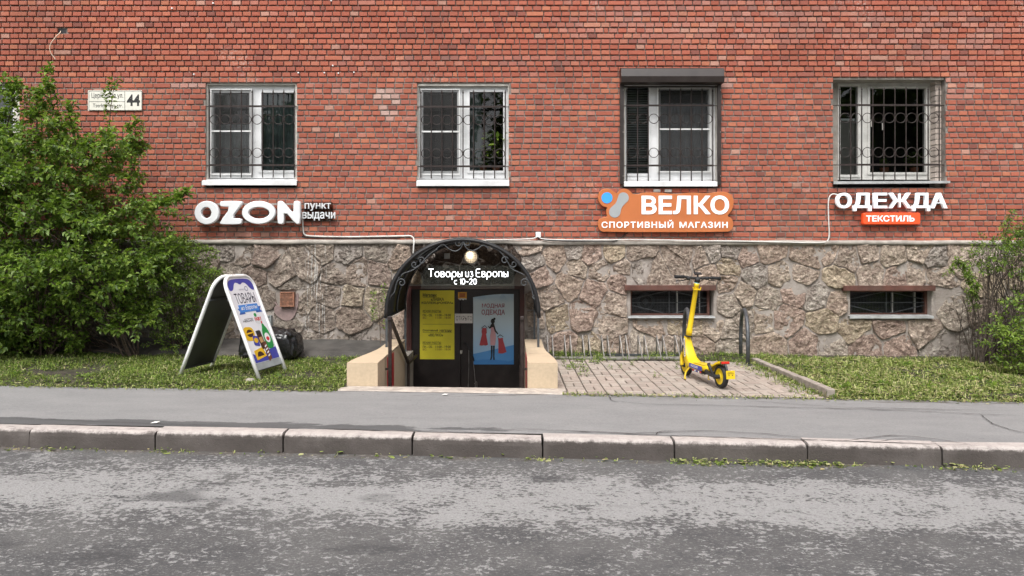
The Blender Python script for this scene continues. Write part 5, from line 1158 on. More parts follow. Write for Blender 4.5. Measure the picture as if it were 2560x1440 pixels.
# ---------------------------------------------------------------- floor rack for bicycles
rk = thing('bicycle_rack', 'low galvanised bicycle rack of slanted hoops along the plinth', 'bicycle rack', gat(1540, 897))
def yz(px, y, z): return Vector(((px - CX) / FPX * (y + DW), y, z))
RF, RB = -.70, -.36; za = lambda x: gz(x) + .02
xL, xR = at(1381, 0, RF).x, at(1712, 0, RF).x
MB().box((xL - .03, RF - .02, gz(1.3) - .01), (xR + .1, RF + .02, gz(1.3) + .035)).build('front_rail', M_RACK, rk, bevel=.004)
MB().box((xL - .03, RB - .015, gz(1.3) + .0), (xR + .1, RB + .015, gz(1.3) + .03)).build('back_rail', M_GREYIRON, rk)
for px in (1368, 1380.5, 1411, 1425, 1456, 1471, 1503, 1518, 1549, 1563.5, 1595, 1610, 1641, 1656, 1687, 1701):
    x = (px - CX) / FPX * (RB + DW); top = at(px, 838, RB).z
    MB().tube([(x, RB, za(x)), (x, RB, top - .03), (x, RB - .008, top - .008), (x, RB - .02, top), (x, RB - .035, top - .012), (x, RF, za(x) + .01)], .0085, 6).build('hoop', M_RACK, rk, smooth=True)
for px in (1425, 1518, 1610, 1701): x = (px - CX) / FPX * (RB + DW); MB().tube([(x, RB, za(x)), (x + .09, RF, za(x))], .01, 5).build('brace', M_GREYIRON, rk)
# hoop stands
def hoop(px_near, py_near, px_far, py_far, ytop, label):
    a, b = gat(px_near, py_near), gat(px_far, py_far); t = thing('hoop_stand', label, 'bicycle stand', a, 'pair of steel hoop stands on the paved bay')
    d = (b - a); L = d.length; d.normalize(); H = .70; r = L / 2
    pts = [a - Vector((0, 0, .05)), a + Vector((0, 0, H - r))] + [a + d * (r - r * math.cos(R(k * 18))) + Vector((0, 0, H - r + r * math.sin(R(k * 18)))) for k in range(1, 10)] + [b + Vector((0, 0, H - r)), b - Vector((0, 0, .05))]
    MB().tube(pts, .026, 12).build('hoop', M_GREYIRON, t, smooth=True)
    for q in (a, b): MB().lathe([(.055, .0), (.055, .008), (.03, .009)], (q.x, q.y, gz(q.x) + .012), (0, 0, 1), 16).build('flange', M_GREYIRON, t)
hoop(1870, 914, 1852, 893, 780, 'grey steel hoop stand at the right end of the paved bay'); hoop(1725, 914, 1710, 893, 778, 'grey steel hoop stand half hidden behind the yellow scooter')

# ---------------------------------------------------------------- electric scooter
Rw, Fw = gat(1803, 970, .006), gat(1716, 938, .006); U = (Fw - Rw); U.z = 0; WB = U.length; U.normalize(); RT = Vector((U.y, -U.x, 0)); UPV = Vector((0, 0, 1))
sc = thing('electric_scooter', 'yellow electric kick scooter parked on the paved bay, handlebar turned to the wall', 'scooter', Rw)
def S(s, r, z): return Rw + U * s + RT * r + UPV * z
M_YS = mat('yellow_scooter_paint', (.72, .50, .012), .33, .05, 7, dirt=.06)
WR = .123
def wheel(s, name):
    w = part(name, S(s, 0, 0), sc); c = S(s, 0, WR)
    MB().lathe([(.082, -.022), (.100, -.030), (.116, -.024), (WR, -.008), (WR, .008), (.116, .024), (.100, .030), (.082, .022)], c, RT, 36).build('tyre', mat('tyre_rubber', (.022, .021, .02), .75, .3, 30, bump=.3), w, smooth=True)
    MB().lathe([(.025, -.024), (.030, -.018), (.060, -.014), (.078, -.022), (.086, -.024), (.086, .024), (.078, .022), (.060, .014), (.030, .018), (.025, .024)], c, RT, 28).build('rim', M_YS, w, smooth=True)
    MB().lathe([(.0, -.052), (.018, -.052), (.022, -.04), (.026, -.02), (.026, .02), (.022, .04), (.018, .052), (0, .052)], c, RT, 14).build('hub', M_BLACK, w, smooth=True)
wheel(0, 'rear_wheel'); wheel(WB, 'front_wheel')
secs = [(.15, .205, .11, .05), (.22, .205, .145, .062), (.36, .198, .160, .075), (.52, .195, .162, .080), (.62, .205, .156, .088), (.69, .240, .142, .096), (.738, .300, .132, .096), (.766, .370, .106, .085), (.780, .430, .082, .072), (.786, .475, .068, .062)]
vs, fs = [], []; nn = 20
for i, (s_, z, w, t) in enumerate(secs):
    a, b = secs[max(0, i - 1)], secs[min(len(secs) - 1, i + 1)]; d = Vector((b[0] - a[0], b[1] - a[1])).normalized(); nr = Vector((-d.y, d.x))
    for k in range(nn):
        an = 2 * math.pi * k / nn; ca, sa = math.copysign(abs(math.cos(an)) ** .45, math.cos(an)), math.copysign(abs(math.sin(an)) ** .55, math.sin(an))
        q = (sa * .5 - .5) * t; vs.append(S(s_ + nr.x * q, ca * w / 2, z + nr.y * q))
for i in range(len(secs) - 1):
    for k in range(nn): a, b = i * nn + k, i * nn + (k + 1) % nn; fs.append((a, b, b + nn, a + nn))
fs += [tuple(range(nn - 1, -1, -1)), tuple(range((len(secs) - 1) * nn, len(secs) * nn))]
body = MB().add(vs, fs).build('deck', M_YS, sc, smooth=True, fix=True)
# grip pad, side stickers and number
gp = MB(); pts = [(.26, .2012), (.40, .1985), (.54, .1985)]
gv = [S(s_, r, z + .0025) for s_, z in pts for r in (-.062, .062)]; gp.add(gv, [(0, 1, 3, 2), (2, 3, 5, 4)]).build('grip_pad', mat('yellow_grip', (.55, .39, .02), .8, .1, 40, bump=.4), sc)
def side(name, s0, s1, z0, z1, m, off=0.0): return MB().add([S(s0, -.0835 - off, z0), S(s1, -.0835 - off, z0), S(s1, -.0835 - off, z1), S(s0, -.0835 - off, z1)], [(0, 1, 2, 3)]).build(name, m, sc)
side('sticker', .28, .60, .140, .190, M_BLU, .001)
def stext(txt, s0, s1, z0, z1, m, off): me = text_mesh(txt, abs(s1 - s0), z1 - z0, 0, weight=.03); stand(me, S((s0 + s1) / 2, -.0835 - off, (z0 + z1) / 2), -U, UPV); me.materials.append(m); return link('lettering', me, sc)
stext('РОССИЯ', .38, .55, .152, .178, M_PW, .003)
for k in range(6): side('flag_sticker', .30 + k * .045, .332 + k * .045, .113, .131, (M_PR, M_PW, M_BLU, M_PW, M_PR, M_PBR)[k], .0)
nm = text_mesh('00963574', .17, .030, 0, weight=.012); d_ = (S(.775, 0, .46) - S(.70, 0, .27)).normalized()
me = text_mesh('00963574', .19, .026, 0, weight=.012); o_ = S(.735, -.0665, .345); dn = (S(.688, -.078, .25) - S(.779, -.045, .45)).normalized(); out = Vector((-RT)) * 1.0
vv = (dn.cross(-out)).normalized()
pv_ = MB(); w_ = vv * .02
q0, q1 = o_ - dn * .11, o_ + dn * .11; nrm_ = dn.cross(vv).normalized(); nrm_ = nrm_ if nrm_.dot(RT) < 0 else -nrm_
tl = [p + nrm_ * .010 for p in (q0 - w_, q1 - w_, q1 + w_, q0 + w_)]
MB().add(tl, [(0, 1, 2, 3)]).build('number_sticker', M_PW, sc); stand(me, o_ + nrm_ * .012, dn, nrm_.cross(dn)); me.materials.append(M_PRINTB); link('lettering', me, sc)
me = text_mesh('яндекс', .10, .03, 0, shear=.2); stand(me, S(.47, .03, .2022), RT, U); me.materials.append(M_IRON); link('deck_print', me, sc)
# stem, leaning slightly to the right
T0, T1 = S(.788, 0, .47), S(.690, .062, 1.125); ST = lambda t: T0 + (T1 - T0) * t
MB().tube([ST(0), ST(.12), ST(.14), ST(.9), ST(.905), ST(.955)], [.036, .036, .031, .027, .030, .030], 16).build('stem', M_YS, sc, smooth=True)
MB().tube([ST(-.004), ST(.016)], .039, 14).build('stem_collar', M_BLACK, sc); MB().tube([ST(.955), ST(.968)], .0305, 16).build('light_ring', mat('cyan_band', (.25, .62, .72), .3, .05, 9), sc); MB().tube([ST(.968), ST(1.06)], [.031, .034], 14).build('stem_head', M_BLACK, sc, smooth=True)
lk = ST(.845); MB().box((-.042, -.012, -.008), (.042, .012, .008)).build('x', M_YS).name = 'latch'
o = bpy.data.objects['latch']; o.location = lk - U * .026; o.rotation_euler.z = math.atan2(RT.y, RT.x); put(o, sc)
for s_ in (-1, 1): MB().tube([lk - U * .026 + RT * .042 * s_, lk - U * .030 + RT * .05 * s_ + UPV * .03], .005, 6).build('latch_hook', M_YS, sc)
MB().box((-.016, -.004, -.016), (.016, .004, .016)).build('lock_tab', M_YS, None); o = bpy.data.objects['lock_tab']; o.location = ST(.085) - U * .036; o.rotation_euler.z = math.atan2(RT.y, RT.x); put(o, sc)
HB = ST(1.05); bar = [(-.285, .016), (-.17, .014), (-.06, -.002), (.06, -.006), (.17, -.002), (.285, -.010)]
MB().tube([HB + RT * a + UPV * b for a, b in bar], .0155, 10).build('handlebar', M_BLACK, sc, smooth=True)
for s_ in (-1, 1):
    a, b = (bar[0], bar[1]) if s_ < 0 else (bar[5], bar[4])
    MB().tube([HB + RT * a[0] + UPV * a[1], HB + RT * (a[0] * .62 + b[0] * .38 * 1.0) + UPV * (a[1] + b[1]) / 2, HB + RT * b[0] + UPV * b[1]], [.021, .019, .021], 12).build('grip', mat('grip_rubber', (.012, .012, .013), .8, .3, 60, bump=.4), sc, smooth=True)
    MB().tube(smooth_path([HB + RT * .13 * s_ + U * .02 - UPV * .012, HB + RT * .17 * s_ + U * .045 - UPV * .03, HB + RT * .25 * s_ + U * .05 - UPV * .035], 5), .006, 6).build('brake_lever', M_DARKMET, sc, smooth=True)
    MB().tube([HB + RT * .10 * s_ - UPV * .006, HB + RT * .135 * s_ - UPV * .004], .021, 10).build('lever_clamp', M_BLACK, sc, smooth=True)
hd = part('phone_holder', HB + UPV * .04, sc)
o = MB().box((-.045, -.022, .0), (.045, .022, .014)).build('cradle', M_BLACK, None, bevel=.004); o.location = HB + UPV * .045; o.rotation_euler = (.5, 0, math.atan2(RT.y, RT.x)); put(o, hd)
MB().tube([HB, HB + UPV * .05], .010, 8).build('mount', M_BLACK, hd); MB().tube([HB + UPV * .055 - RT * .04, HB + UPV * .085 - RT * .042], .006, 6).build('clip', M_BLACK, hd)
MB().tube(smooth_path([HB + RT * .12 + U * .03, HB + RT * .05 + U * .09 - UPV * .06, HB + U * .06 - UPV * .12], 6), .004, 6).build('brake_cable', M_BLACK, sc)
# fork and front mudguard
for s_ in (-1, 1):
    MB().tube([S(WB - .02, .052 * s_, .34), S(WB - .012, .052 * s_, .27)], .017, 10).build('fork_damper', M_BLACK, sc, smooth=True)
    MB().tube(smooth_path([S(WB - .016, .052 * s_, .285), S(WB + .01, .056 * s_, .23), S(WB + .008, .056 * s_, .17), S(WB, .055 * s_, WR)], 5), [.017] * 5 + [.020] * 6 + [.022] * 5, 8).build('fork_leg', M_YS, sc, smooth=True)
MB().tube([S(WB - .022, -.055, .335), S(WB - .045, 0, .40), S(WB - .022, .055, .335)], .02, 8).build('fork_crown', M_BLACK, sc, smooth=True)
gv, gf = [], []
for i in range(9):
    a = R(35 + 110 * i / 8)
    for r_ in (-.036, -.02, .02, .036): q = .142 if abs(r_) < .03 else .134; gv.append(S(WB + q * math.cos(a), r_, WR + q * math.sin(a)))
gf = [(4 * i + j, 4 * i + j + 1, 4 * i + j + 5, 4 * i + j + 4) for i in range(8) for j in range(3)]; MB().add(gv, gf).build('front_mudguard', M_BLACK, sc, smooth=True)
# rear: mudguard, light, plate, suspension
gv = []
for (s_, z, w) in ((.24, .2085, .055), (.17, .214, .056), (.10, .236, .056), (.04, .268, .055), (-.03, .292, .052), (-.085, .298, .048)):
    gv += [S(s_, -w, z - .022), S(s_, -w * .92, z), S(s_, w * .92, z), S(s_, w, z - .022), S(s_, w * .9, z - .026), S(s_, -w * .9, z - .026)]
gf = [(6 * i + j, 6 * i + (j + 1) % 6, 6 * i + 6 + (j + 1) % 6, 6 * i + 6 + j) for i in range(5) for j in range(6)] + [(30, 31, 32, 33, 34, 35), (5, 4, 3, 2, 1, 0)]
MB().add(gv, gf).build('rear_mudguard', M_YS, sc, smooth=False, fix=True)
tlm = mat('tail_lens', (.32, .012, .008), .25, .1, 30, emit=.25, ecol=(1, .05, .02))
o = MB().box((-.046, -.010, -.014), (.046, .006, .010)).build('tail_light', tlm, None, bevel=.006); o.location = S(-.088, 0, .285); o.rotation_euler.z = math.atan2(RT.y, RT.x); put(o, sc)
o = MB().box((-.051, -.004, -.020), (.051, .012, .013)).build('tail_light_housing', M_BLACK, None, bevel=.005); o.location = S(-.084, 0, .285); o.rotation_euler.z = math.atan2(RT.y, RT.x); put(o, sc)
npl = part('number_plate', S(-.15, 0, .16), sc)
o = MB().box((-.050, -.002, -.044), (.050, .002, .044)).build('plate', M_YS, None); o.location = S(-.150, .028, .163); o.rotation_euler = (-.12, 0, math.atan2(RT.y, RT.x)); put(o, npl)
me = text_mesh('0096', .07, .026, 0); stand(me, S(-.1545, .028, .181), RT, (UPV - U * .12)); me.materials.append(mat('print_faded', (.30, .22, .03), .6, .1, 30)); link('lettering', me, npl)
for r_ in (.008, .048): MB().lathe([(0, -.003), (.005, -.002), (.005, .002)], S(-.1545, r_, .158), U, 8).build('screw', M_BLACK, npl)
MB().tube([S(-.135, .0, .20), S(-.09, .0, .265)], .012, 6).build('plate_bracket', M_BLACK, npl)
for s_ in (-1, 1):
    MB().tube([S(.20, .075 * s_, .155), S(.10, .078 * s_, .135), S(0, .066 * s_, WR)], .021, 8).build('swing_arm', M_BLACK, sc, smooth=True)
    MB().tube([S(.13, .082 * s_, .245), S(.085, .080 * s_, .195), S(.08, .080 * s_, .19), S(.03, .076 * s_, .135)], [.018, .018, .013, .013], 10).build('damper', M_BLACK, sc, smooth=True)
    MB().tube([S(0, .045 * s_, WR), S(0, .085 * s_, WR)], .024, 12).build('axle_cap', M_BLACK, sc)
MB().tube(smooth_path([S(.62, -.07, .13), S(.63, -.11, .07), S(.60, -.135, .012), S(.57, -.14, .010)], 5), .009, 7).build('kickstand', M_YS, sc, smooth=True)
MB().box((-.07, -.15, -.02), (.07, .15, .0)).build('underside', M_BLACK, None); o = bpy.data.objects['underside']; o.location = S(.40, 0, .125); o.rotation_euler.z = math.atan2(U.y, U.x) - math.pi / 2; put(o, sc)
MB().tube([S(.25, -.02, .105), S(.20, -.05, .06), S(.16, -.05, .065)], .006, 6).build('stand_foot', M_YS, sc)

# ---------------------------------------------------------------- plants
class Leaves:
    def __init__(s): s.v, s.f, s.t = [], [], []
    def leaf(s, p, d, n, L, w, tint):
        d = d.normalized(); sd = d.cross(n)
        if sd.length < 1e-4: sd = d.orthogonal()
        sd.normalize(); n = sd.cross(d); o = len(s.v); k = .28 * w
        s.v += [p, p + d * L * .38 + sd * w * .5 + n * k, p + d * L * .42 - n * .02 * L, p + d * L * .38 - sd * w * .5 + n * k, p + d * L - n * .12 * L, p + d * L * .75 + sd * w * .30 + n * k * .4, p + d * L * .75 - sd * w * .30 + n * k * .4]
        s.f += [(o, o + 1, o + 2), (o, o + 2, o + 3), (o + 2, o + 1, o + 5), (o + 2, o + 5, o + 4), (o + 2, o + 6, o + 3), (o + 2, o + 4, o + 6)]; s.t += [tint] * 7
    def build(s, name, parent, m=None):
        mb = MB(); mb.v, mb.f, mb.t = [tuple(q) for q in s.v], s.f, s.t; return mb.build(name, m or M_LEAF, parent, tint=True)
def inpoly(p, poly):
    x, y = p; c = False
    for i in range(len(poly)):
        (x0, y0), (x1, y1) = poly[i], poly[i - 1]
        if (y0 > y) != (y1 > y) and x < (x1 - x0) * (y - y0) / (y1 - y0) + x0: c = not c
    return c
def edged(p, poly):
    best = 1e9
    for i in range(len(poly)):
        a, b = poly[i], poly[i - 1]; dx, dy = b[0] - a[0], b[1] - a[1]; t = max(0, min(1, ((p[0] - a[0]) * dx + (p[1] - a[1]) * dy) / (dx * dx + dy * dy + 1e-12)))
        best = min(best, math.hypot(p[0] - a[0] - dx * t, p[1] - a[1] - dy * t))
    return best
def green(rg, dark=0.0, yel=0.0):
    a = rg.random(); c = [(.13, .215, .036), (.175, .275, .042), (.105, .18, .034), (.215, .32, .048), (.27, .365, .068)][min(4, int(a * 4.3 + yel))]; k = rg.uniform(.66, 1.10) * (1 - dark); return tuple(v * k for v in c)
def spray(L, wood, rg, p, d, n, ll, lw, step, droop=.25, yel=0.0):
    """a twig with paired leaves"""
    d = d.normalized(); q = Vector(p); pts = [q.copy()]; roll = rg.uniform(0, 6.28)
    for k in range(n):
        d = (d + Vector((rg.uniform(-.16, .16), rg.uniform(-.16, .16), rg.uniform(-.14, .12) - droop * .1))).normalized(); q = q + d * step; pts.append(q.copy())
        ax = d.orthogonal().normalized(); ax.rotate(__import__('mathutils').Quaternion(d, roll + k * 1.57))
        for s_ in (-1, 1):
            if rg.random() < .08: continue
            ld = (ax * s_ * .9 + d * .55 + Vector((0, 0, rg.uniform(-.45, .05)))).normalized(); sz = ll * rg.uniform(.6, 1.15) * (1 - .35 * (k / n) ** 3)
            up = Vector((rg.uniform(-.5, .5), rg.uniform(-.75, .25), 1)); L.leaf(q + ld * .008, ld, up, sz, sz * lw * rg.uniform(.85, 1.1), green(rg, 0, yel + (.5 if k > n - 3 else 0)))
    L.leaf(q, d, Vector((0, -.3, 1)), ll * .8, ll * .8 * lw, green(rg, 0, .6))
    wood.tube(pts, [.0034] + [.0022] * (len(pts) - 1), 3, cap=False)
def stems(wood, rg, bases, tips, r0=.02, sag=.3):
    for t in tips:
        b = rg.choice(bases) + Vector((rg.uniform(-.08, .08), rg.uniform(-.08, .08), 0)); t = Vector(t); m1 = b.lerp(t, .4) + Vector((0, 0, abs(t.z - b.z) * .18)); m1.x = b.x + (t.x - b.x) * .28
        pts = smooth_path([b, m1, t], 7); n = len(pts); wood.tube(pts, [r0 * (1 - .85 * i / (n - 1)) for i in range(n)], 5)
def shrub(name, label, poly, ymid, half, dens, bases, rg, ll, lw, step, nleaf, extra=(), r0=.02, m=None, wood_m=None, cat='shrub', yel=0.0, nlobe=60, lobe=.3):
    """poly: outline in metres (x, z); leaves sit on twigs spread through a rounded body of that outline"""
    t = thing(name, label, cat, (bases[0].x, bases[0].y, gz(bases[0].x))); L, wood = Leaves(), MB(); xs_, zs_ = [p[0] for p in poly], [p[1] for p in poly]; tips = []; made = 0
    lobes = []; tries = 0                     # flattened clumps of growth, tier over tier
    while len(lobes) < nlobe and tries < 20000:
        tries += 1; x, z = rg.uniform(min(xs_), max(xs_)), rg.uniform(min(zs_), max(zs_))
        if not inpoly((x, z), poly): continue
        e = edged((x, z), poly); h = half * min(1, (e / (half * 1.2)) ** .7 + .1); sz = rg.uniform(.75, 1.25) * min(1, .45 + e / lobe) * lobe
        y = min(ymid + h * rg.uniform(-1, .75), -.12)
        if any((x - q[0]) ** 2 + ((y - q[1]) * .8) ** 2 + ((z - q[2]) * 1.5) ** 2 < (.62 * max(sz, q[3])) ** 2 for q in lobes): continue
        lobes.append((x, y, z, sz))
    while made < dens:
        x, y, z, sz = rg.choice(lobes); a = rg.uniform(0, 6.283); el = math.asin(rg.uniform(-.25, 1)); rr = sz * rg.uniform(.55, 1.0)
        o = Vector((math.cos(a) * math.cos(el), math.sin(a) * math.cos(el), math.sin(el))); p = Vector((x, y, z)) + Vector((o.x, o.y, o.z * .55)) * rr
        if p.z < gz(x) + .08 or p.y > -.08: continue
        if not inpoly((p.x, p.z), poly) and rg.random() < .75: continue
        spray(L, wood, rg, p, o + Vector((rg.uniform(-.4, .4), rg.uniform(-.5, .2), rg.uniform(-.1, .35))), rg.randint(*nleaf), ll, lw, step, .5, yel + (.55 if el > .5 and rg.random() < .6 else 0)); made += 1
    for (x, y, z, sz) in lobes:
        if rg.random() < .7: tips.append(Vector((x, y, z)))
    for pts, k in extra:                      # single long shoots
        P = smooth_path([Vector(q) for q in pts], 8); wood.tube(P, [.009 * (1 - .7 * i / len(P)) for i in range(len(P))], 5)
        for i, q in enumerate(P):
            if i > len(P) * .15:
                for _ in range(k): spray(L, wood, rg, q, Vector((rg.uniform(-1, 1), rg.uniform(-1, .4), rg.uniform(.0, .9))), rg.randint(1, 3), ll, lw, step * .9, .3, yel + .4)
    stems(wood, rg, bases, tips, r0)
    wood.build('stems', wood_m or M_BARK, t); L.build('crown', t, m); return t
def outline(pts, y): return [((px - CX) / FPX * (y + DW), CAMZ - (py - HZ) / FPX * (y + DW)) for px, py in pts]
rg = random.Random(21)
ym = -1.05
P1 = outline([(-420, 330), (-300, 260), (-180, 250), (-60, 240), (20, 215), (60, 235), (95, 275), (130, 285), (150, 330), (185, 335), (205, 370), (225, 395), (260, 380), (300, 345), (335, 350), (325, 400), (300, 440), (318, 480), (345, 520), (372, 505), (410, 520), (395, 560), (370, 590), (420, 600), (440, 640), (430, 700), (410, 745), (425, 790), (400, 830), (345, 830), (300, 850), (280, 905), (235, 895), (200, 880), (150, 900), (60, 905), (-60, 900), (-300, 900), (-430, 800), (-460, 560)], ym)
B1 = [Vector((x, -.85 + .2 * ((i % 3) - 1), gz(x))) for i, x in enumerate((-7.9, -7.2, -6.6, -6.1, -5.7, -5.35, -5.0, -6.35, -7.6))]
def w3(px, py, y): return tuple(at(px, py, y))
ex1 = [([w3(150, 420, -.9), w3(150, 330, -.95), w3(128, 250, -1.0), w3(115, 172, -1.0)], 2), ([w3(265, 420, -.8), w3(272, 330, -.82), w3(278, 260, -.85), w3(288, 200, -.85)], 1), ([w3(325, 420, -.9), w3(336, 350, -.95), w3(338, 305, -.95)], 2),
       ([w3(330, 560, -1.0), w3(390, 520, -1.1), w3(440, 502, -1.1), w3(472, 484, -1.1)], 3), ([w3(15, 330, -1.2), w3(30, 260, -1.25), w3(40, 205, -1.25)], 3), ([w3(200, 400, -1.2), w3(180, 320, -1.2), w3(172, 262, -1.2)], 2), ([w3(90, 330, -1.2), w3(100, 260, -1.25), w3(118, 215, -1.25)], 3), ([w3(300, 520, -1.2), w3(320, 460, -1.2), w3(335, 410, -1.25)], 2)]
shrub('tall_shrub', 'tall leafy green shrub filling the left side in front of the wall', P1, ym, .95, 5000, B1, rg, .080, .64, .034, (3, 6), ex1, r0=.011, nlobe=175, lobe=.40)
P2 = outline([(400, 640), (430, 600), (470, 600), (500, 625), (535, 640), (520, 665), (505, 690), (560, 690), (545, 720), (500, 745), (505, 790), (490, 830), (470, 870), (430, 880), (400, 850), (390, 760), (385, 690)], -.75)
shrub('rose_shrub', 'finer leaved shrub between the tall shrub and the folding sign', P2, -.75, .40, 620, [Vector((-4.55, -.7, gz(-4.5))), Vector((-4.35, -.62, gz(-4.4)))], rg, .040, .58, .022, (4, 7), [([w3(500, 690, -.8), w3(530, 680, -.85), w3(556, 684, -.85)], 2), ([w3(480, 640, -.8), w3(515, 625, -.8), w3(540, 630, -.8)], 2)], r0=.010, yel=.5, nlobe=40, lobe=.22)
# right: a clump of bare stems with leaves above, and a low bush in front of it
P3 = outline([(2440, 640), (2470, 610), (2500, 590), (2520, 560), (2560, 570), (2640, 580), (2760, 560), (2800, 700), (2760, 800), (2600, 780), (2540, 720), (2480, 700), (2450, 690)], -.9)
bs = [Vector((x, -.75 + .12 * math.sin(i * 2.3), gz(x))) for i, x in enumerate((6.38, 6.5, 6.6, 6.72, 6.85, 7.0, 6.45, 6.78))]
t3 = shrub('bare_stem_shrub', 'shrub with a thicket of bare brown stems at the right end of the plinth', P3, -.9, .5, 560, bs, rg, .050, .55, .026, (3, 6), [([w3(2450, 760, -.9), w3(2420, 700, -1.0), w3(2400, 660, -1.0), w3(2372, 690, -1.05)], 1), ([w3(2440, 800, -.9), w3(2430, 740, -1.0), w3(2440, 715, -1.05)], 3), ([w3(2500, 640, -.9), w3(2515, 580, -.9), w3(2528, 535, -.9)], 2), ([w3(2440, 720, -.95), w3(2415, 690, -1.0), w3(2390, 655, -1.0)], 3)], r0=.016, wood_m=M_TWIG, nlobe=40, lobe=.26)
tw = MB()
for k in range(95):
    b = rg.choice(bs) + Vector((rg.uniform(-.22, .25), rg.uniform(-.2, .2), 0)); h = rg.uniform(.5, 1.7); dx = rg.uniform(-.28, .25)
    pts = smooth_path([b, b + Vector((dx * .25, rg.uniform(-.05, .05), h * .4)), b + Vector((dx + rg.uniform(-.1, .1), rg.uniform(-.15, .1), h))], 5); n = len(pts); r = rg.uniform(.005, .013)
    tw.tube(pts, [r * (1 - .7 * i / n) for i in range(n)], 5)
    for _ in range(rg.randint(1, 4)):
        q = pts[rg.randint(n // 3, n - 1)]; e = q + Vector((rg.uniform(-.35, .3), rg.uniform(-.15, .1), rg.uniform(-.05, .35))); tw.tube(smooth_path([q, q.lerp(e, .5) + Vector((0, 0, .04)), e], 3), .0028, 3)
tw.build('bare_stems', M_TWIG, t3)
P4 = outline([(2500, 900), (2495, 840), (2520, 790), (2560, 760), (2640, 740), (2760, 760), (2800, 930), (2620, 945), (2540, 930)], -1.6)
shrub('low_bush', 'low bright green bush at the right edge in front of the bare stems', P4, -1.6, .5, 520, [Vector((6.6, -1.5, gz(6.6))), Vector((7.1, -1.55, gz(7.1)))], rg, .055, .6, .028, (3, 6), r0=.010, yel=.8, nlobe=36, lobe=.24)
# a seedling beside the left stair wall
sd = thing('seedling', 'thin green seedling growing against the plinth beside the canopy', 'plant', (at(946, 880, -.35).x, -.35, .1)); L, wd_ = Leaves(), MB()
pth = smooth_path([at(952, 876, -.35), at(950, 820, -.35), at(947, 760, -.36), at(948, 722, -.36)], 6); wd_.tube(pth, [.006] * 8 + [.004] * (len(pth) - 8), 5)
for i, q in enumerate(pth):
    if i > 5: spray(L, wd_, rg, q, Vector((rg.choice((-1, -1, 1)), rg.uniform(-.6, .2), .35)), 3, .055, .6, .03, .2, .8)
wd_.build('stem', M_BARK, sd); L.build('leaves', sd)
# house plants behind the glass
def pot_plant(px, py, y, s, label):
    p = at(px, py, y); t = thing('house_plant', label, 'plant', p); L, w_ = Leaves(), MB()
    for k in range(16):
        d = Vector((rg.uniform(-.5, .5), rg.uniform(-.3, .2), 1)); spray(L, w_, rg, p + Vector((0, 0, .1)), d, 4, .10 * s, .45, .07 * s, .4, 1.2)
    L.build('leaves', t); w_.build('stems', M_BARK, t); MB().lathe([(0, 0), (.05, 0), (.068, .10), (.06, .10), (.055, .09)], p, (0, 0, 1), 16).build('pot', mat('clay_pot', (.25, .09, .05), .8, .2, 20), t)
pot_plant(1240, 432, .26, 1.5, 'green house plant behind the right light of the window over the entrance'); pot_plant(1205, 436, .26, .8, 'small house plant left of the bigger one in the window over the entrance')
pot_plant(2285, 436, .42, .7, 'potted plant at the right inside the deep window'); pot_plant(2210, 436, .42, .4, 'small potted plant inside the deep window')

# ---------------------------------------------------------------- grass, clippings, weeds, litter
def blades(name, n, area, hgt, rg, pale, zfun, keep=lambda x, y: True, big=.12):
    mb = MB(); V, F, T = [], [], []
    while n > 0:
        x, y = area(rg)
        if not keep(x, y): continue
        n -= 1; z = zfun(x, y); a = rg.uniform(0, 6.283); l = hgt * rg.uniform(.4, 1.3); lay = rg.random() ** .6; up = l * (1 - lay * .85); fw = l * (.25 + .75 * lay); w = rg.uniform(.0025, .0055)
        dx, dy = math.cos(a), math.sin(a); k = rg.random()
        if k < pale: c = [(.40, .42, .16), (.50, .48, .25), (.33, .39, .11), (.40, .34, .18)][rg.randint(0, 3)]
        else: c = [(.11, .165, .024), (.15, .22, .035), (.075, .115, .02), (.20, .27, .05)][rg.randint(0, 3)]
        q = rg.uniform(.75, 1.15); c = tuple(v * q for v in c)
        if rg.random() < big:                # a cut leaf lying on top
            w *= rg.uniform(2.5, 5); up *= .35
        o = len(V); sx, sy = -dy * w, dx * w; z0 = z - .004 + (rg.uniform(0, .03) if lay > .7 else 0)
        V += [(x - sx, y - sy, z0), (x + sx, y + sy, z0), (x + dx * fw * .55 + sx * .9, y + dy * fw * .55 + sy * .9, z0 + up * .75), (x + dx * fw * .55 - sx * .9, y + dy * fw * .55 - sy * .9, z0 + up * .75), (x + dx * fw, y + dy * fw, z0 + up * (1 if lay < .6 else .6))]
        F += [(o, o + 1, o + 2, o + 3), (o + 3, o + 2, o + 4)]; T += [c] * 5
    mb.v, mb.f, mb.t = V, F, T; return mb.build(name, M_GRASS, tint=True)
rg2 = random.Random(5)
def areaL(r): x = r.uniform(-7.8, STX0 - .02); y = edge_y(x) + (1 - r.random() ** .8) * 0 + r.uniform(-.05, 2.9); return x, y
def thin(x, y): return fbm((x * 1.1, y * 1.6, 9)) + .9 * max(0, fbm((x * 3, y * 3, 1))) > rg2.uniform(-.60, .28) - (.25 if y < -2.6 else 0)
tag(blades('lawn_grass', 44000, areaL, .055, rg2, .20, bedz, lambda x, y: thin(x, y) and not (x > -5.9 and y > -.95 + .08 * fbm((x * 3, y * 3, 0))), .10), 'short patchy mown grass left of the entrance', 'grass', kind='stuff')
def areaR(r): x = r.uniform(PADX1 + .12, 7.8); return x, edge_y(x) + r.uniform(-.06, 3.0)
tag(blades('lawn_grass', 36000, areaR, .070, rg2, .50, bedz, lambda x, y: y < -.28 and fbm((x * 1.3, y * 1.9, 4)) + .8 * fbm((x * 6, y * 6, 2)) > rg2.uniform(-.85, .25), .45), 'mown grass and pale clippings right of the paved bay', 'grass', kind='stuff')
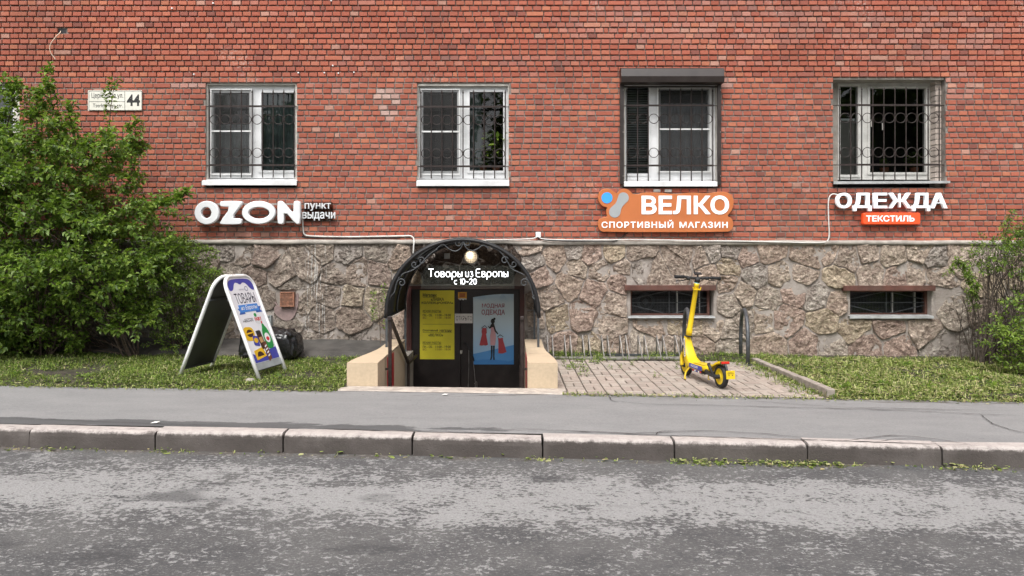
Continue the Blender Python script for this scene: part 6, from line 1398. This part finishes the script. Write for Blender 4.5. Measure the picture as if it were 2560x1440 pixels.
# weeds between the blocks and in front of the rack
def weeds(name, spots, label, ll=.03):
    L, w_ = Leaves(), MB(); t = thing(name, label, 'weeds', gat(*spots[0][:2]))
    for px, py, k in spots:
        p = gat(px, py, .004)
        for _ in range(k): spray(L, w_, rg, p + Vector((rg.uniform(-.05, .05), rg.uniform(-.04, .04), 0)), Vector((rg.uniform(-1, 1), rg.uniform(-1, 1), rg.uniform(.3, 1.1))), rg.randint(2, 4), ll, .5, .016, .1, 1.0)
    L.build('leaves', t); w_.build('stems', M_BARK, t); return t
weeds('paving_weeds', [(1448, 905, 7), (1452, 918, 7), (1457, 927, 6), (1464, 940, 4), (1426, 914, 3), (1434, 926, 3), (1411, 918, 3), (1408, 908, 2)], 'strip of weeds in the joints near the right stair wall')
weeds('paving_weeds', [(1488, 908, 10), (1494, 899, 6), (1508, 905, 3)], 'bushy weed tuft in the joints just in front of the rack', .034)
weeds('paving_weeds', [(1540, 924, 3), (1644, 946, 3), (1690, 920, 3), (1590, 914, 2), (1586, 905, 2), (1702, 912, 3)], 'small weeds in the joints left of the scooter', .025)
def areaK(r): x = r.uniform(.55, 4.2); return x, r.uniform(-.85, -.08)
tag(blades('rack_weeds', 3000, areaK, .065, rg2, .12, bedz, lambda x, y: fbm((x * 2.2, y * 2, 7)) > rg2.uniform(-.25, .45)), 'weedy grass under the bicycle rack', 'grass', kind='stuff')
def areaE(r): x = r.uniform(2.9, 3.3); return x, r.uniform(edge_y(x), -.8)
tag(blades('edging_grass', 1900, areaE, .06, rg2, .3, lambda x, y: gz(x) + .006, lambda x, y: rg2.random() < .1 + .9 * ((x - 2.9) / .4) ** 2), 'grass and clippings spilling over the edging of the paved bay', 'grass', kind='stuff')
def areaG(r): x = r.uniform(-5, 5); return x, kerb_y(x) - abs(r.gauss(0, .05)) - .008
tag(blades('gutter_clippings', 1100, areaG, .028, rg2, .5, lambda x, y: gz(x) - .146, lambda x, y: rg2.random() < max(.05, fbm((x * 1.6, 0, 3)) * .7 + .02 + (.75 if 1.2 < x < 2.5 else 0)), .4), 'cut grass and leaves blown along the foot of the kerb', 'clippings', kind='stuff')
def areaP(r): x = r.uniform(-7, 7); return x, edge_y(x) - abs(r.gauss(0, .07))
tag(blades('pavement_clippings', 2600, areaP, .035, rg2, .5, lambda x, y: gz(x) + .004, lambda x, y: not (-1.8 < x < .5), .3), 'stray clippings along the grass edge of the pavement', 'clippings', kind='stuff')
# small litter
for (px, py, nm_, lab, c) in ((388, 1057, 'paper_scrap', 'scrap of white paper on the pavement near the left kerb', (.7, .68, .64)), (1112, 987, 'paper_scrap', 'tiny paper scrap on the pavement before the steps', (.55, .53, .5))):
    p = gat(px, py, .008); q = MB().add([p + Vector((-.035, -.012, 0)), p + Vector((.02, -.02, .004)), p + Vector((.035, .012, .010)), p + Vector((-.02, .02, .002)), p + Vector((0, 0, .012))], [(0, 1, 4), (1, 2, 4), (2, 3, 4), (3, 0, 4)]).build(nm_, mat('paper_' + nm_ + str(px), c, .8, .1, 20)); tag(q, lab, 'paper')
st_ = gat(628, 952, .02); vs = []
mb = MB().lathe([(0, -.02), (.035, -.015), (.05, .0), (.04, .018), (.0, .026)], gat(626, 951, .02), (0.1, 0, 1), 9).build('stone_lump', M_CEMENT); tag(mb, 'small grey stone in the grass at the foot of the folding sign', 'stone')
cp = at(1366, 868, -.9); tag(MB().lathe([(0, 0), (.03, 0), (.036, .02), (.038, .075), (.032, .078)], (cp.x, -.85, gz(cp.x) + .012), (.15, 0, 1), 14).build('paper_cup', mat('cup_print', (.55, .28, .2), .6, .5, 22)), 'small crumpled paper cup beside the right stair wall', 'cup')

# broad leaved weeds standing in the clippings
weeds('lawn_weeds', [(2010, 925, 5), (2065, 905, 5), (2150, 950, 6), (2205, 965, 5), (2270, 918, 5), (2330, 972, 6), (2395, 930, 6), (2440, 955, 6), (2490, 970, 5), (2120, 975, 4), (2050, 960, 4), (2350, 905, 4)], 'scattered broad leaved weeds in the clippings right of the bay', .05)
weeds('lawn_weeds', [(40, 940, 6), (120, 925, 6), (210, 945, 6), (330, 930, 6), (400, 950, 5), (560, 940, 4), (750, 920, 6), (800, 905, 6), (840, 930, 5), (690, 950, 4), (850, 905, 5)], 'scattered broad leaved weeds in the grass left of the steps', .042)

# ---------------------------------------------------------------- trees across the street: the windows mirror them
rg3 = random.Random(8)
cl = Leaves()
for k in range(5200):
    u, v, w = rg3.gauss(0, 1), rg3.gauss(0, 1), rg3.gauss(0, 1); q = Vector((u, v, w)).normalized() * rg3.random() ** .45
    q = Vector((q.x * 2.7, q.y * 2.4, q.z * 3.8)); q *= 1 + .28 * fbm(q * .5); d = Vector((rg3.uniform(-1, 1), rg3.uniform(-1, 1), rg3.uniform(-.8, .3)))
    cl.leaf(q + Vector((0, 0, 6.6)), d, Vector((rg3.uniform(-1, 1), rg3.uniform(-1, 1), 1)), rg3.uniform(.28, .5), .24, green(rg3, .2))
mbx = MB(); mbx.v, mbx.f, mbx.t = [tuple(q) for q in cl.v], cl.f, cl.t; crown_me = mbx.mesh('crown', M_LEAF, tint=True)
tk = MB().tube([(0, 0, -.4), (.05, 0, 2.2), (-.05, .05, 5), (.1, 0, 8.6)], [.24, .19, .14, .03], 10)
for k in range(9):
    a = k * 2.4; z = 3 + .55 * k; tk.tube(smooth_path([(0, 0, z), (math.cos(a) * .9, math.sin(a) * .9, z + .7), (math.cos(a) * 1.9, math.sin(a) * 1.9, z + 1.2)], 4), [.07] * 3 + [.045] * 3 + [.02] * 3, 6)
trunk_me = tk.mesh('trunk', M_BARK)
for i, (x, y, s_) in enumerate(((-15, -22, 1.05), (-9.4, -23.5, .95), (-4.2, -21.5, 1.1), (1.3, -23, 1.0), (6.4, -21.8, 1.12), (11.6, -23.2, .98), (17, -22, 1.06))):
    t = thing('street_tree', 'leafy tree across the street, mirrored in the window panes', 'tree', (x, y, -.3), 'trees across the street'); t.rotation_euler.z = i * 1.1; t.scale = (s_, s_, s_)
    for nm_, me_ in (('trunk', trunk_me), ('crown', crown_me)):
        o = bpy.data.objects.new(nm_, me_); COL.objects.link(o); o.parent = t
